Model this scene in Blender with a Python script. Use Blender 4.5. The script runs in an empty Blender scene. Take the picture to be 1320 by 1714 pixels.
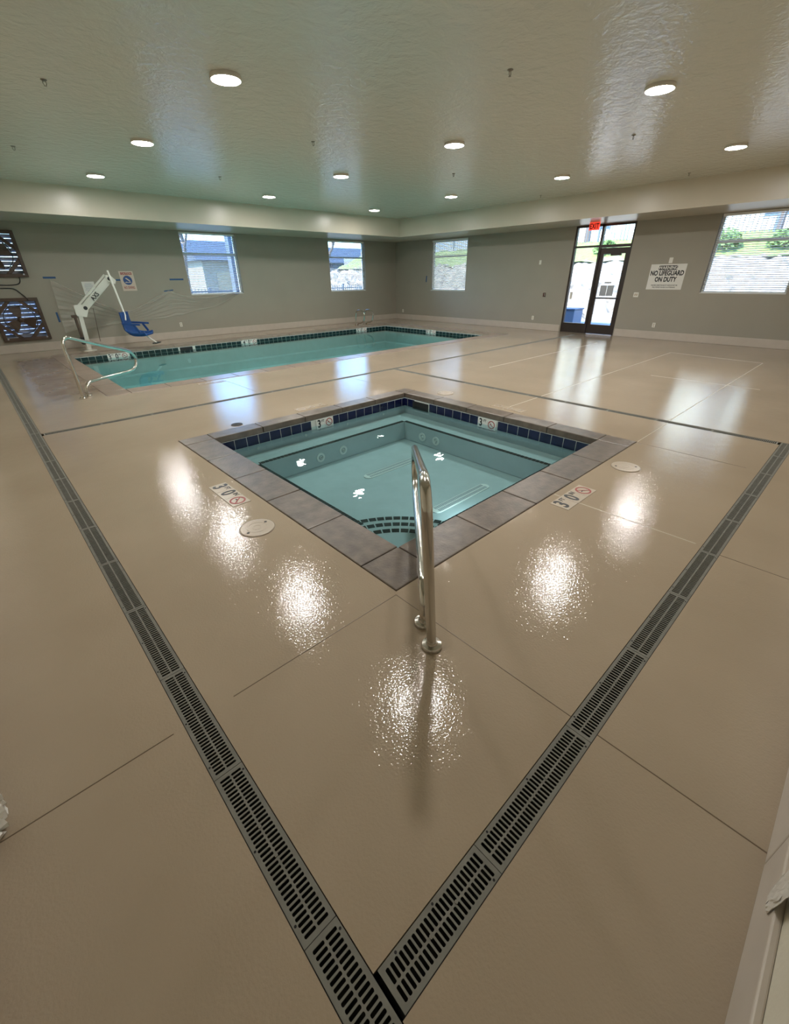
import bpy, bmesh, math, random
from mathutils import Vector, Matrix, Euler
random.seed(7)
S = bpy.context.scene
COL = S.collection
PI = math.pi

# ---------------------------------------------------------------- camera
H = 1.62
cam_d = bpy.data.cameras.new('camera')
cam = bpy.data.objects.new('camera', cam_d); COL.objects.link(cam)
RX = Vector((0.73145584, -0.68180742, -0.0105359))
RY = Vector((-0.33322242, -0.34392143, -0.87788431))
RZ = Vector((0.59492451, 0.64564441, -0.47875685))
m = Matrix((RX, -RY, -RZ)).transposed().to_4x4()
m.translation = (0, 0, H)
cam.matrix_world = m
cam_d.sensor_fit = 'VERTICAL'; cam_d.sensor_height = 36.0
cam_d.lens = 706.59 / 1714 * 36.0
cam_d.shift_x = (660 - 658.67) / 1714
cam_d.shift_y = (849.16 - 857) / 1714
cam_d.clip_start = 0.02; cam_d.clip_end = 500
S.camera = cam

# ---------------------------------------------------------------- sky, sun, exposure
SKY_STRENGTH = 0.62
SUN_STRENGTH = 5.5
LAMP_STRENGTH = 117.0
SPA_LIGHT = 28.0
w = bpy.data.worlds.new('world'); S.world = w; w.use_nodes = True
nt = w.node_tree
bg = nt.nodes['Background']
sky = nt.nodes.new('ShaderNodeTexSky'); sky.sky_type = 'NISHITA'
sky.sun_disc = False; sky.sun_elevation = math.radians(42); sky.sun_rotation = math.radians(280)
sky.air_density = 1.3; sky.dust_density = 0.6; sky.ozone_density = 2.0
tintn = nt.nodes.new('ShaderNodeVectorMath'); tintn.operation = 'MULTIPLY'; tintn.inputs[1].default_value = (.50, .80, 1.25)
nt.links.new(sky.outputs[0], tintn.inputs[0]); nt.links.new(tintn.outputs[0], bg.inputs[0]); bg.inputs[1].default_value = SKY_STRENGTH
sd = bpy.data.lights.new('sun', 'SUN'); sd.energy = SUN_STRENGTH; sd.angle = 0.01; sd.color = (1, .93, .82)
sun = bpy.data.objects.new('sun', sd); COL.objects.link(sun)
sun.rotation_euler = Vector((0.75, -0.12, -0.66)).to_track_quat('-Z', 'Y').to_euler()
S.view_settings.view_transform = 'Standard'; S.view_settings.look = 'None'
S.view_settings.exposure = 1.31; S.view_settings.gamma = 1.0; S.view_settings.use_curve_mapping = False
cy = S.cycles
cy.use_denoising = True
cy.max_bounces = 8; cy.diffuse_bounces = 4; cy.glossy_bounces = 4; cy.transparent_max_bounces = 24
cy.sample_clamp_indirect = 6.0; cy.caustics_reflective = False; cy.caustics_refractive = False

# ---------------------------------------------------------------- materials
def srgb(r, g, b):
    f = lambda c: c/12.92 if c <= .04045 else ((c+.055)/1.055)**2.4
    return (f(r/255), f(g/255), f(b/255), 1)
def mat(name, col, rough=.5, metal=0.0, ior=1.5, emit=None, estr=0.0, var=0.0, vscale=4.0, bump=0.0, bscale=60.0, coat=0.0, bdist=.004, alpha=1.0):
    M = bpy.data.materials.new(name); M.use_nodes = True
    n = M.node_tree; b = n.nodes['Principled BSDF']
    b.inputs['Base Color'].default_value = col; b.inputs['Roughness'].default_value = rough
    b.inputs['Metallic'].default_value = metal; b.inputs['IOR'].default_value = ior
    b.inputs['Coat Weight'].default_value = coat; b.inputs['Alpha'].default_value = alpha
    if emit: b.inputs['Emission Color'].default_value = emit; b.inputs['Emission Strength'].default_value = estr
    if var or bump:
        g = n.nodes.new('ShaderNodeNewGeometry')
    if var:
        t = n.nodes.new('ShaderNodeTexNoise'); t.inputs['Scale'].default_value = vscale; t.inputs['Detail'].default_value = 5
        n.links.new(g.outputs['Position'], t.inputs['Vector'])
        mr = n.nodes.new('ShaderNodeMapRange'); mr.inputs[1].default_value = .3; mr.inputs[2].default_value = .7
        mr.inputs[3].default_value = 1-var; mr.inputs[4].default_value = 1+var
        n.links.new(t.outputs['Fac'], mr.inputs[0])
        mx = n.nodes.new('ShaderNodeVectorMath'); mx.operation = 'SCALE'
        mx.inputs[0].default_value = col[:3]; n.links.new(mr.outputs[0], mx.inputs['Scale'])
        n.links.new(mx.outputs[0], b.inputs['Base Color'])
    if bump:
        t2 = n.nodes.new('ShaderNodeTexNoise'); t2.inputs['Scale'].default_value = bscale; t2.inputs['Detail'].default_value = 3
        n.links.new(g.outputs['Position'], t2.inputs['Vector'])
        bp = n.nodes.new('ShaderNodeBump'); bp.inputs['Strength'].default_value = bump; bp.inputs['Distance'].default_value = bdist
        n.links.new(t2.outputs['Fac'], bp.inputs['Height']); n.links.new(bp.outputs[0], b.inputs['Normal'])
    return M

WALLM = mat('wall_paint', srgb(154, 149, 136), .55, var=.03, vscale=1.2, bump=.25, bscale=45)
WALLN = mat('wall_paint_light_lift', srgb(214, 208, 190), .55, var=.03, vscale=1.2, bump=.25, bscale=45)  # same wall paint, lightened so the near walls look brighter and bounce more light
SOFFM = mat('soffit_paint', srgb(198, 190, 172), .3, var=.03, vscale=1.2, bump=.25, bscale=45)
BASEM = mat('cove_base_paint', srgb(190, 180, 168), .4, var=.04, vscale=6)
COPM = mat("brown_coping", srgb(103, 91, 80), .32, var=.3, vscale=9, bump=.5, bscale=55)
POOLCOP = mat('pool_coping', srgb(146, 129, 115), .28, var=.14, vscale=6, bump=.25, bscale=40)
BEAD = mat('caulk_dark', srgb(120, 104, 86), .3)
BEAD_GLINT = mat('caulk_glint', srgb(205, 195, 176), .3)  # far joints: grazing reflection painted in as a paler caulk colour
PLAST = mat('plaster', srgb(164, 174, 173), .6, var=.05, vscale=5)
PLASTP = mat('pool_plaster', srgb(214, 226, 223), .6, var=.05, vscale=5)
NAVY = mat('navy_tile', srgb(22, 26, 62), .08, var=.3, vscale=7)
TEALT = mat('dark_green_tile', srgb(22, 44, 46), .1, var=.3, vscale=7)
BLACKT = mat('black_tile', srgb(20, 26, 26), .2)
GROUT = mat('white_grout', srgb(205, 208, 200), .6)
STEEL = mat('stainless', srgb(196, 192, 184), .16, metal=1.0)
GRATE = mat('grey_grate', srgb(126, 125, 118), .75, ior=1.2, var=.08, vscale=20)
CHAN = mat('channel_black', srgb(16, 16, 16), .6)
WHITE = mat('white_plastic', srgb(225, 224, 216), .4)
CREAM = mat('cream_plastic', srgb(174, 159, 138), .3)
BLIND = mat('blind_white', srgb(236, 238, 236), .45)
BRONZE = mat('dark_bronze', srgb(58, 50, 46), .35, metal=.3)
VINYL = mat('white_vinyl', srgb(226, 228, 224), .4)
BLUE = mat('blue_plastic', srgb(34, 74, 134), .35)
TAPE = mat('blue_tape', srgb(40, 82, 128), .6)
DARK = mat('dark_rubber', srgb(26, 26, 28), .5)
INK = mat('black_ink', srgb(24, 28, 30), .5)
RED = mat('red_ink', srgb(150, 52, 44), .5)
SIGNW = mat('sign_white', srgb(222, 221, 215), .4)
SIGNP = mat('sign_pinkish', srgb(205, 190, 176), .4)
BROWN = mat('fan_brown', srgb(74, 56, 44), .5, var=.2, vscale=8)
LOUV = mat('louver_metal', srgb(176, 176, 184), .4, metal=.2)
LIFTW = mat('lift_white', srgb(214, 212, 202), .35)
LAMP = mat('lamp_lens', (1, 1, 1, 1), .4, emit=(1, .97, .93, 1), estr=LAMP_STRENGTH)
SPRK = mat('sprinkler_metal', srgb(128, 122, 110), .35, metal=.6)
TRIMW = mat('lamp_rim', srgb(205, 198, 186), .4)
EXITR = mat('exit_red', srgb(210, 30, 24), .4, emit=(1, .06, .03, 1), estr=.45)
EXITD = mat('exit_letters', srgb(50, 4, 4), .5)
PAPER = mat('paper_grey', srgb(170, 176, 184), .7)
PIPE = mat('light_emit', (1, 1, 1, 1), .4, emit=(.75, .92, 1, 1), estr=SPA_LIGHT)
CONC = mat('concrete', srgb(124, 126, 128), .8, var=.08, vscale=2)
ROCK = mat('rock', srgb(150, 136, 116), .9, var=.5, vscale=3.2)
GRASSM = mat('grass_green', srgb(128, 140, 70), .9, var=.3, vscale=6)
FENCEM = mat('fence_metal', srgb(88, 92, 96), .5)
FENCEW = mat('fence_white', srgb(170, 174, 178), .5)
BARK = mat('bark', srgb(104, 88, 76), .9)
LEAF = mat('leaf', srgb(104, 124, 62), .8, var=.3, vscale=5)
HCREAM = mat('house_cream', srgb(128, 116, 94), .8)
HBLUE = mat('house_blue', srgb(84, 92, 104), .8)
ROOFM = mat('roof_grey', srgb(66, 70, 76), .8)
STUC = mat('stucco', srgb(226, 214, 190), .8)  # pale facade tone that brightens the floor reflections of the added apartments
GARM = mat('garage_tan', srgb(150, 128, 92), .7)
GLASSD = mat('house_glass', srgb(60, 70, 84), .1)
UTIL = mat('utility_blue', srgb(104, 110, 122), .5)
CART = mat('cart_blue', srgb(40, 66, 110), .5)

def pane_mat():
    M = bpy.data.materials.new('pane_glass'); M.use_nodes = True; n = M.node_tree
    n.nodes.remove(n.nodes['Principled BSDF']); o = n.nodes['Material Output']
    t = n.nodes.new('ShaderNodeBsdfTransparent'); t.inputs[0].default_value = (.94, .97, .96, 1)
    g = n.nodes.new('ShaderNodeBsdfGlossy'); g.inputs['Roughness'].default_value = .02
    f = n.nodes.new('ShaderNodeFresnel'); f.inputs[0].default_value = 1.45
    x = n.nodes.new('ShaderNodeMixShader')
    n.links.new(f.outputs[0], x.inputs[0]); n.links.new(t.outputs[0], x.inputs[1]); n.links.new(g.outputs[0], x.inputs[2])
    n.links.new(x.outputs[0], o.inputs[0]); return M
PANE = pane_mat()

def water_mat(name, tint, scale, strength):
    M = bpy.data.materials.new(name); M.use_nodes = True; n = M.node_tree
    n.nodes.remove(n.nodes['Principled BSDF']); o = n.nodes['Material Output']
    t = n.nodes.new('ShaderNodeBsdfTransparent'); t.inputs[0].default_value = tint
    g = n.nodes.new('ShaderNodeBsdfGlossy'); g.inputs['Roughness'].default_value = .01
    f = n.nodes.new('ShaderNodeFresnel'); f.inputs[0].default_value = 1.33
    x = n.nodes.new('ShaderNodeMixShader')
    ge = n.nodes.new('ShaderNodeNewGeometry')
    no = n.nodes.new('ShaderNodeTexNoise'); no.inputs['Scale'].default_value = scale; no.inputs['Detail'].default_value = 2
    n.links.new(ge.outputs['Position'], no.inputs['Vector'])
    b = n.nodes.new('ShaderNodeBump'); b.inputs['Strength'].default_value = strength; b.inputs['Distance'].default_value = .01
    n.links.new(no.outputs['Fac'], b.inputs['Height'])
    n.links.new(b.outputs[0], g.inputs['Normal']); n.links.new(b.outputs[0], f.inputs['Normal'])
    n.links.new(f.outputs[0], x.inputs[0]); n.links.new(t.outputs[0], x.inputs[1]); n.links.new(g.outputs[0], x.inputs[2])
    n.links.new(x.outputs[0], o.inputs[0]); return M
SPAW = water_mat('spa_water', (.74, .93, .95, 1), 5, .16)
POOLW = water_mat('pool_water', (.60, .98, 1.0, 1), 3, .10)

def film_mat():
    M = bpy.data.materials.new('plastic_film'); M.use_nodes = True; n = M.node_tree
    n.nodes.remove(n.nodes['Principled BSDF']); o = n.nodes['Material Output']
    t = n.nodes.new('ShaderNodeBsdfTransparent')
    d = n.nodes.new('ShaderNodeBsdfPrincipled'); d.inputs['Base Color'].default_value = srgb(205, 200, 188); d.inputs['Roughness'].default_value = .25
    x = n.nodes.new('ShaderNodeMixShader'); x.inputs[0].default_value = .35
    n.links.new(t.outputs[0], x.inputs[1]); n.links.new(d.outputs[0], x.inputs[2]); n.links.new(x.outputs[0], o.inputs[0]); return M
FILM = film_mat()
WRAP = mat('white_film', srgb(226, 222, 214), .35, alpha=.92)

def floor_mat():
    M = bpy.data.materials.new('floor_epoxy'); M.use_nodes = True; n = M.node_tree; b = n.nodes['Principled BSDF']
    N = n.nodes.new; L = n.links.new
    g = N('ShaderNodeNewGeometry')
    t = N('ShaderNodeTexNoise'); t.inputs['Scale'].default_value = .9; t.inputs['Detail'].default_value = 6
    L(g.outputs['Position'], t.inputs['Vector'])
    cr = N('ShaderNodeValToRGB'); e = cr.color_ramp.elements
    e[0].position = .3; e[0].color = srgb(162, 146, 126); e[1].position = .72; e[1].color = srgb(173, 157, 137)
    L(t.outputs['Fac'], cr.inputs[0])
    # worn brown stretch of deck beside the pool steps
    sx = N('ShaderNodeSeparateXYZ'); L(g.outputs['Position'], sx.inputs[0])
    wv = N('ShaderNodeTexNoise'); wv.inputs['Scale'].default_value = 3; L(g.outputs['Position'], wv.inputs['Vector'])
    def rng(sock, a, a2, b2, bb):
        m1 = N('ShaderNodeMapRange'); m1.interpolation_type = 'SMOOTHSTEP'; m1.inputs[1].default_value = a; m1.inputs[2].default_value = a2
        m2 = N('ShaderNodeMapRange'); m2.interpolation_type = 'SMOOTHSTEP'; m2.inputs[1].default_value = b2; m2.inputs[2].default_value = bb
        m2.inputs[3].default_value = 1; m2.inputs[4].default_value = 0
        L(sock, m1.inputs[0]); L(sock, m2.inputs[0])
        x = N('ShaderNodeMath'); x.operation = 'MULTIPLY'; L(m1.outputs[0], x.inputs[0]); L(m2.outputs[0], x.inputs[1]); return x.outputs[0]
    a = rng(sx.outputs[0], .36, .62, 1.3, 1.7); c = rng(sx.outputs[1], 7.9, 8.9, 13.0, 14.2)
    m0 = N('ShaderNodeMath'); m0.operation = 'MULTIPLY'; L(a, m0.inputs[0]); L(c, m0.inputs[1])
    wr = N('ShaderNodeMapRange'); wr.inputs[1].default_value = .3; wr.inputs[2].default_value = .6; wr.inputs[3].default_value = .55; wr.inputs[4].default_value = 1; L(wv.outputs['Fac'], wr.inputs[0])
    mm = N('ShaderNodeMath'); mm.operation = 'MULTIPLY'; L(m0.outputs[0], mm.inputs[0]); L(wr.outputs[0], mm.inputs[1])
    mx = N('ShaderNodeMix'); mx.data_type = 'RGBA'; L(mm.outputs[0], mx.inputs[0]); L(cr.outputs[0], mx.inputs[6]); mx.inputs[7].default_value = srgb(128, 112, 97)
    L(mx.outputs[2], b.inputs['Base Color'])
    r = N('ShaderNodeTexNoise'); r.inputs['Scale'].default_value = 2.2; r.inputs['Detail'].default_value = 4; L(g.outputs['Position'], r.inputs['Vector'])
    rr = N('ShaderNodeMapRange'); rr.inputs[1].default_value = .3; rr.inputs[2].default_value = .7; rr.inputs[3].default_value = .02; rr.inputs[4].default_value = .05
    L(r.outputs['Fac'], rr.inputs[0])
    rm = N('ShaderNodeMix'); rm.data_type = 'FLOAT'; L(mm.outputs[0], rm.inputs[0]); L(rr.outputs[0], rm.inputs[2]); rm.inputs[3].default_value = .38
    L(rm.outputs[0], b.inputs['Roughness'])
    b.inputs['IOR'].default_value = 1.43
    n1 = N('ShaderNodeTexNoise'); n1.inputs['Scale'].default_value = 95; n1.inputs['Detail'].default_value = 2; L(g.outputs['Position'], n1.inputs['Vector'])
    n2 = N('ShaderNodeTexNoise'); n2.inputs['Scale'].default_value = 11; n2.inputs['Detail'].default_value = 4; L(g.outputs['Position'], n2.inputs['Vector'])
    b1 = N('ShaderNodeBump'); b1.inputs['Strength'].default_value = .75; b1.inputs['Distance'].default_value = .0012; L(n2.outputs['Fac'], b1.inputs['Height'])
    b1.inputs['Distance'].default_value = .0018
    b2 = N('ShaderNodeBump'); b2.inputs['Strength'].default_value = .9; b2.inputs['Distance'].default_value = .00105; L(n1.outputs['Fac'], b2.inputs['Height']); L(b1.outputs[0], b2.inputs['Normal'])
    L(b2.outputs[0], b.inputs['Normal']); return M
FLOORM = floor_mat()

def ceil_mat():
    M = bpy.data.materials.new('ceiling_paint'); M.use_nodes = True; n = M.node_tree; b = n.nodes['Principled BSDF']
    N = n.nodes.new; L = n.links.new
    g = N('ShaderNodeNewGeometry'); b.inputs['Base Color'].default_value = srgb(208, 207, 194)
    b.inputs['Roughness'].default_value = .14; b.inputs['IOR'].default_value = 1.5
    n1 = N('ShaderNodeTexNoise'); n1.inputs['Scale'].default_value = 26; n1.inputs['Detail'].default_value = 4; n1.inputs['Distortion'].default_value = .6; L(g.outputs['Position'], n1.inputs['Vector'])
    n2 = N('ShaderNodeTexNoise'); n2.inputs['Scale'].default_value = 7; n2.inputs['Detail'].default_value = 5; n2.inputs['Distortion'].default_value = .8; L(g.outputs['Position'], n2.inputs['Vector'])
    b1 = N('ShaderNodeBump'); b1.inputs['Strength'].default_value = .8; b1.inputs['Distance'].default_value = .012; L(n2.outputs['Fac'], b1.inputs['Height'])
    b2 = N('ShaderNodeBump'); b2.inputs['Strength'].default_value = 1.0; b2.inputs['Distance'].default_value = .0032; L(n1.outputs['Fac'], b2.inputs['Height']); L(b1.outputs[0], b2.inputs['Normal'])
    L(b2.outputs[0], b.inputs['Normal']); return M
CEILM = ceil_mat()

# ---------------------------------------------------------------- mesh helpers
class MB:
    def __init__(s): s.v = []; s.f = []
    def add(s, vs, fs, M=None):
        k = len(s.v); s.v += [tuple(M @ Vector(v)) if M else tuple(v) for v in vs]; s.f += [tuple(i+k for i in f) for f in fs]; return s
    def box(s, a, b, M=None):
        x0, y0, z0 = a; x1, y1, z1 = b
        return s.add([(x0,y0,z0),(x1,y0,z0),(x1,y1,z0),(x0,y1,z0),(x0,y0,z1),(x1,y0,z1),(x1,y1,z1),(x0,y1,z1)],
                     [(3,2,1,0),(4,5,6,7),(0,1,5,4),(1,2,6,5),(2,3,7,6),(3,0,4,7)], M)
    def quad(s, a, b, c, d): return s.add([a,b,c,d], [(0,1,2,3)])
    def tube(s, pts, r, n=10, cap=True):
        P = [Vector(p) for p in pts]; k = len(P); R = r if isinstance(r, (list, tuple)) else [r]*k
        T = [(P[min(i+1,k-1)]-P[max(i-1,0)]).normalized() for i in range(k)]
        u = T[0].orthogonal().normalized(); vs = []
        for i in range(k):
            u = (u - T[i]*u.dot(T[i])).normalized(); w_ = T[i].cross(u)
            vs += [P[i]+(u*math.cos(2*PI*j/n)+w_*math.sin(2*PI*j/n))*R[i] for j in range(n)]
        fs = [(i*n+j, i*n+(j+1)%n, (i+1)*n+(j+1)%n, (i+1)*n+j) for i in range(k-1) for j in range(n)]
        if cap: fs += [tuple(range(n-1,-1,-1)), tuple(range((k-1)*n, k*n))]
        return s.add(vs, fs)
    def lathe(s, prof, n=24, M=None):
        k = len(prof); vs = [(r*math.cos(2*PI*j/n), r*math.sin(2*PI*j/n), z) for r, z in prof for j in range(n)]
        fs = [(i*n+j, i*n+(j+1)%n, (i+1)*n+(j+1)%n, (i+1)*n+j) for i in range(k-1) for j in range(n)]
        fs += [tuple(range(n-1,-1,-1)), tuple(range((k-1)*n, k*n))]
        return s.add(vs, fs, M)
    def prism(s, poly, z0, z1, M=None):
        n = len(poly); vs = [(x,y,z0) for x,y in poly]+[(x,y,z1) for x,y in poly]
        fs = [tuple(range(n-1,-1,-1)), tuple(range(n,2*n))]+[(i,(i+1)%n,n+(i+1)%n,n+i) for i in range(n)]
        return s.add(vs, fs, M)
    def ring(s, r0, r1, z0, z1, n=32, M=None, a0=0, a1=2*PI):
        full = abs(a1-a0-2*PI) < 1e-6; k = n if full else n+1; vs = []
        for j in range(k):
            a = a0+(a1-a0)*j/n; c, d = math.cos(a), math.sin(a)
            vs += [(r0*c,r0*d,z0),(r1*c,r1*d,z0),(r1*c,r1*d,z1),(r0*c,r0*d,z1)]
        fs = []
        for j in range(n):
            p = 4*j; q = 4*((j+1) % k)
            for e in range(4): fs.append((p+e, p+(e+1)%4, q+(e+1)%4, q+e))
        if not full: fs += [(3,2,1,0), (4*k-4,4*k-3,4*k-2,4*k-1)]
        return s.add(vs, fs, M)
    def build(s, name, material, parent=None, smooth=False, bevel=0.0, loc=None, up=False):
        me = bpy.data.meshes.new(name)
        if loc is not None:
            l = Vector(loc); me.from_pydata([tuple(Vector(v)-l) for v in s.v], [], s.f)
        else: me.from_pydata(s.v, [], s.f)
        bm = bmesh.new(); bm.from_mesh(me); bmesh.ops.recalc_face_normals(bm, faces=bm.faces); 
        bm.normal_update()
        if up and sum(f.normal.z for f in bm.faces) < 0: bmesh.ops.reverse_faces(bm, faces=bm.faces)
        bm.to_mesh(me); bm.free()
        if smooth:
            me.polygons.foreach_set('use_smooth', [True]*len(me.polygons))
            me.set_sharp_from_angle(angle=math.radians(40))
        me.materials.append(material)
        o = bpy.data.objects.new(name, me); COL.objects.link(o)
        if loc is not None: o.location = loc
        if parent:
            o.parent = parent
            if loc is None: o.matrix_parent_inverse = Matrix.Translation(-parent.location) if parent.rotation_euler.to_matrix() == Matrix.Identity(3) else parent.matrix_basis.inverted()
        if bevel:
            b = o.modifiers.new('bevel', 'BEVEL'); b.width = bevel; b.segments = 2; b.limit_method = 'ANGLE'
        return o
def thing(name, label, cat, loc=(0,0,0), group=None, rz=0.0):
    o = bpy.data.objects.new(name, None); COL.objects.link(o); o.location = loc; o.rotation_euler = (0,0,rz)
    o.empty_display_size = .05
    return tag(o, label, cat, group)
def tag(o, label, cat, group=None, kind=None):
    o['label'] = label; o['category'] = cat
    if group: o['group'] = group
    if kind: o['kind'] = kind
    return o
def struct(o, label, cat): return tag(o, label, cat, kind='structure')
def dup(root, loc, label, rz=None):
    def cp(o, par):
        c = o.copy(); COL.objects.link(c)
        if par: c.parent = par
        for ch in list(o.children): cp(ch, c)
        return c
    r = cp(root, None); r.location = loc; r['label'] = label
    if rz is not None: r.rotation_euler = (0,0,rz)
    return r
# children built in local coordinates of an Empty use parent_local
def part(mb, name, material, parent, **k):
    o = mb.build(name, material, None, **k); o.parent = parent; return o
WA = Matrix(((1,0,0),(0,0,-1),(0,1,0))).to_4x4()       # local x,y -> world X,Z, normal -Y
WB = Matrix(((0,0,-1),(-1,0,0),(0,1,0))).to_4x4()      # local x,y -> world -Y,Z, normal -X
def text_mb(txt, size, sx=1.0, bold=0.0, align='CENTER', depth=.0008):
    cu = bpy.data.curves.new('t', 'FONT'); cu.body = txt; cu.size = size; cu.align_x = align; cu.align_y = 'CENTER'
    cu.offset = bold; cu.extrude = depth; cu.resolution_u = 3
    o = bpy.data.objects.new('t', cu); COL.objects.link(o)
    dg = bpy.context.evaluated_depsgraph_get(); me = bpy.data.meshes.new_from_object(o.evaluated_get(dg))
    mb = MB(); mb.add([(v.co.x*sx, v.co.y, v.co.z) for v in me.vertices], [tuple(p.vertices) for p in me.polygons])
    bpy.data.objects.remove(o); bpy.data.curves.remove(cu); bpy.data.meshes.remove(me); return mb
def xf(mb, M):
    mb.v = [tuple(M @ Vector(v)) for v in mb.v]; return mb
def T(x, y, z=0): return Matrix.Translation((x, y, z))

# ---------------------------------------------------------------- room dimensions
XB, YA, YC, XD, ZC = 14.10, 15.0, -0.34, -0.56, 3.42
ZS, XS, YS = 2.88, 12.45, 13.0
SPA_I = (1.648, 1.75, 4.717, 4.83); SPA_O = (1.32, 1.42, 4.96, 5.06)
POOL_I = (1.60, 8.40, 12.05, 13.45); POOL_O = (1.25, 8.02, 12.40, 13.80)
DW = .112
LD = (.102, .214); RDY = (.222, .334); FRX = (5.93, 6.042); FLY = (6.40, 6.512)
LD_END = 13.2; FL_END = 13.55

# floor: cells between all the openings
xs = sorted({XD, LD[0], LD[1], SPA_O[0], SPA_O[2], FRX[0], FRX[1], POOL_O[0], POOL_O[2], FL_END, XB})
ys = sorted({YC, -.112, RDY[0], RDY[1], SPA_O[1], SPA_O[3], FLY[0], FLY[1], POOL_O[1], POOL_O[3], LD_END, YA})
def hole(x, y):
    ins = lambda r: r[0] < x < r[2] and r[1] < y < r[3]
    return (ins(SPA_O) or ins(POOL_O) or ins((LD[0], -.112, LD[1], LD_END)) or ins((LD[1], RDY[0], FRX[1], RDY[1]))
            or ins((FRX[0], RDY[1], FRX[1], FLY[0])) or ins((LD[1], FLY[0], FL_END, FLY[1])))
mb = MB(); idx = {}
def gv(i, j):
    if (i, j) not in idx: idx[(i, j)] = len(mb.v); mb.v.append((xs[i], ys[j], 0))
    return idx[(i, j)]
for i in range(len(xs)-1):
    for j in range(len(ys)-1):
        if not hole((xs[i]+xs[i+1])/2, (ys[j]+ys[j+1])/2): mb.f.append((gv(i,j), gv(i+1,j), gv(i+1,j+1), gv(i,j+1)))
fl = mb.build('floor', FLOORM, up=True)
so = fl.modifiers.new('slab', 'SOLIDIFY'); so.thickness = .06; so.offset = -1
struct(fl, 'glossy beige sealed concrete pool deck floor', 'floor')

mb = MB(); mb.box((XD-.2, YC-.2, ZC), (XB+.2, YA+.2, ZC+.2))
struct(mb.build('ceiling', CEILM), 'semi-gloss textured off-white ceiling above the pools', 'ceiling')
mb = MB(); mb.box((XD, YS, ZS), (XB, YA, ZC))
struct(mb.build('trim_1', SOFFM), 'long beige soffit above the wall with the fans', 'soffit')
mb = MB(); mb.box((XS, YC, ZS), (XB, YS, ZC))
struct(mb.build('trim_2', SOFFM), 'long beige soffit above the wall with the exit door', 'soffit')

def wall_holes(u0, u1, z0, z1, holes):
    us = sorted({u0, u1, *[h[0] for h in holes], *[h[1] for h in holes]}); zs = sorted({z0, z1, *[h[2] for h in holes], *[h[3] for h in holes]})
    out = []
    for a, b in zip(us, us[1:]):
        for c, d in zip(zs, zs[1:]):
            um, zm = (a+b)/2, (c+d)/2
            if not any(h[0] < um < h[1] and h[2] < zm < h[3] for h in holes): out.append((a, b, c, d))
    return us, zs, out
WIN_A = [(5.40, 7.12, 1.19, 2.86), (10.70, 12.42, 1.15, 2.84)]
FANS = [(.55, 1.53, 1.73, 2.68), (.55, 1.53, .285, 1.26)]
WIN_B = [(11.22, 12.96, 1.13, 2.83), (1.82, 3.56, 1.17, 2.87)]
DOOR = (5.50, 7.20, 0.0, 2.875)
def wall(name, us, zs, cells, place, thick, wm=None):
    mb = MB(); id2 = {}
    for a, b, c, d in cells:
        q = []
        for u, z in ((a, c), (b, c), (b, d), (a, d)):
            if (u, z) not in id2: id2[(u, z)] = len(mb.v); mb.v.append(place(u, z))
            q.append(id2[(u, z)])
        mb.f.append(tuple(q))
    o = mb.build(name, wm or WALLM)
    nrm = o.data.polygons[0].normal
    s_ = o.modifiers.new('thick', 'SOLIDIFY'); s_.thickness = .2
    want = Vector(thick); s_.offset = 1 if nrm.dot(want) > 0 else -1
    return o
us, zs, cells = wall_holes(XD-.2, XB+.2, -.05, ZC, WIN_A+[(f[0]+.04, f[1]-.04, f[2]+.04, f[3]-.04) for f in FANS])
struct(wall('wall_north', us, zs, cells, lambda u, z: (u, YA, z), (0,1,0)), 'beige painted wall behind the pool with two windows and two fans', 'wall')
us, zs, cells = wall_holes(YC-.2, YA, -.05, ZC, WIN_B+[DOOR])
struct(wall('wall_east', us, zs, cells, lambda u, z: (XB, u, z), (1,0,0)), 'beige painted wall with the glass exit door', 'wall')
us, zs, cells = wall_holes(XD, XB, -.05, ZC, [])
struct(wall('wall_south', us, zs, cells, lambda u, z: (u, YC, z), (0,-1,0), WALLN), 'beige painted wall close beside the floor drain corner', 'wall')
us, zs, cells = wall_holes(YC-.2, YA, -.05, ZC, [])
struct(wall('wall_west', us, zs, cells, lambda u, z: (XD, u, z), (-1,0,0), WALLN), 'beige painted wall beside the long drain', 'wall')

# cove bases
mb = MB(); mb.box((XD, YA-.018, 0), (XB-.018, YA, .2))
struct(mb.build('baseboard_north', BASEM, bevel=.006), 'pale cove base along the fan wall', 'baseboard')
mb = MB(); mb.box((XB-.018, YC+.018, 0), (XB, DOOR[0]-.03, .2))
struct(mb.build('baseboard_east', BASEM, bevel=.006), 'pale cove base between the exit door and the big window', 'baseboard')
mb = MB(); mb.box((XB-.018, DOOR[1]+.03, 0), (XB, YA, .2))
struct(mb.build('baseboard_east_far', BASEM, bevel=.006), 'pale cove base between the exit door and the far corner', 'baseboard')
mb = MB()
for a, b in ((XD+.018, 1.256), (1.260, 4.0), (4.004, XB)): mb.box((a, YC, 0), (b, YC+.02, .19))
struct(mb.build('baseboard_south', BASEM, bevel=.005), 'pale cove base with a vertical joint beside the drain corner', 'baseboard')
mb = MB(); mb.box((XD, YC, 0), (XD+.018, YA, .19))
struct(mb.build('baseboard_west', BASEM, bevel=.005), 'pale cove base along the wall beside the long drain', 'baseboard')

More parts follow.
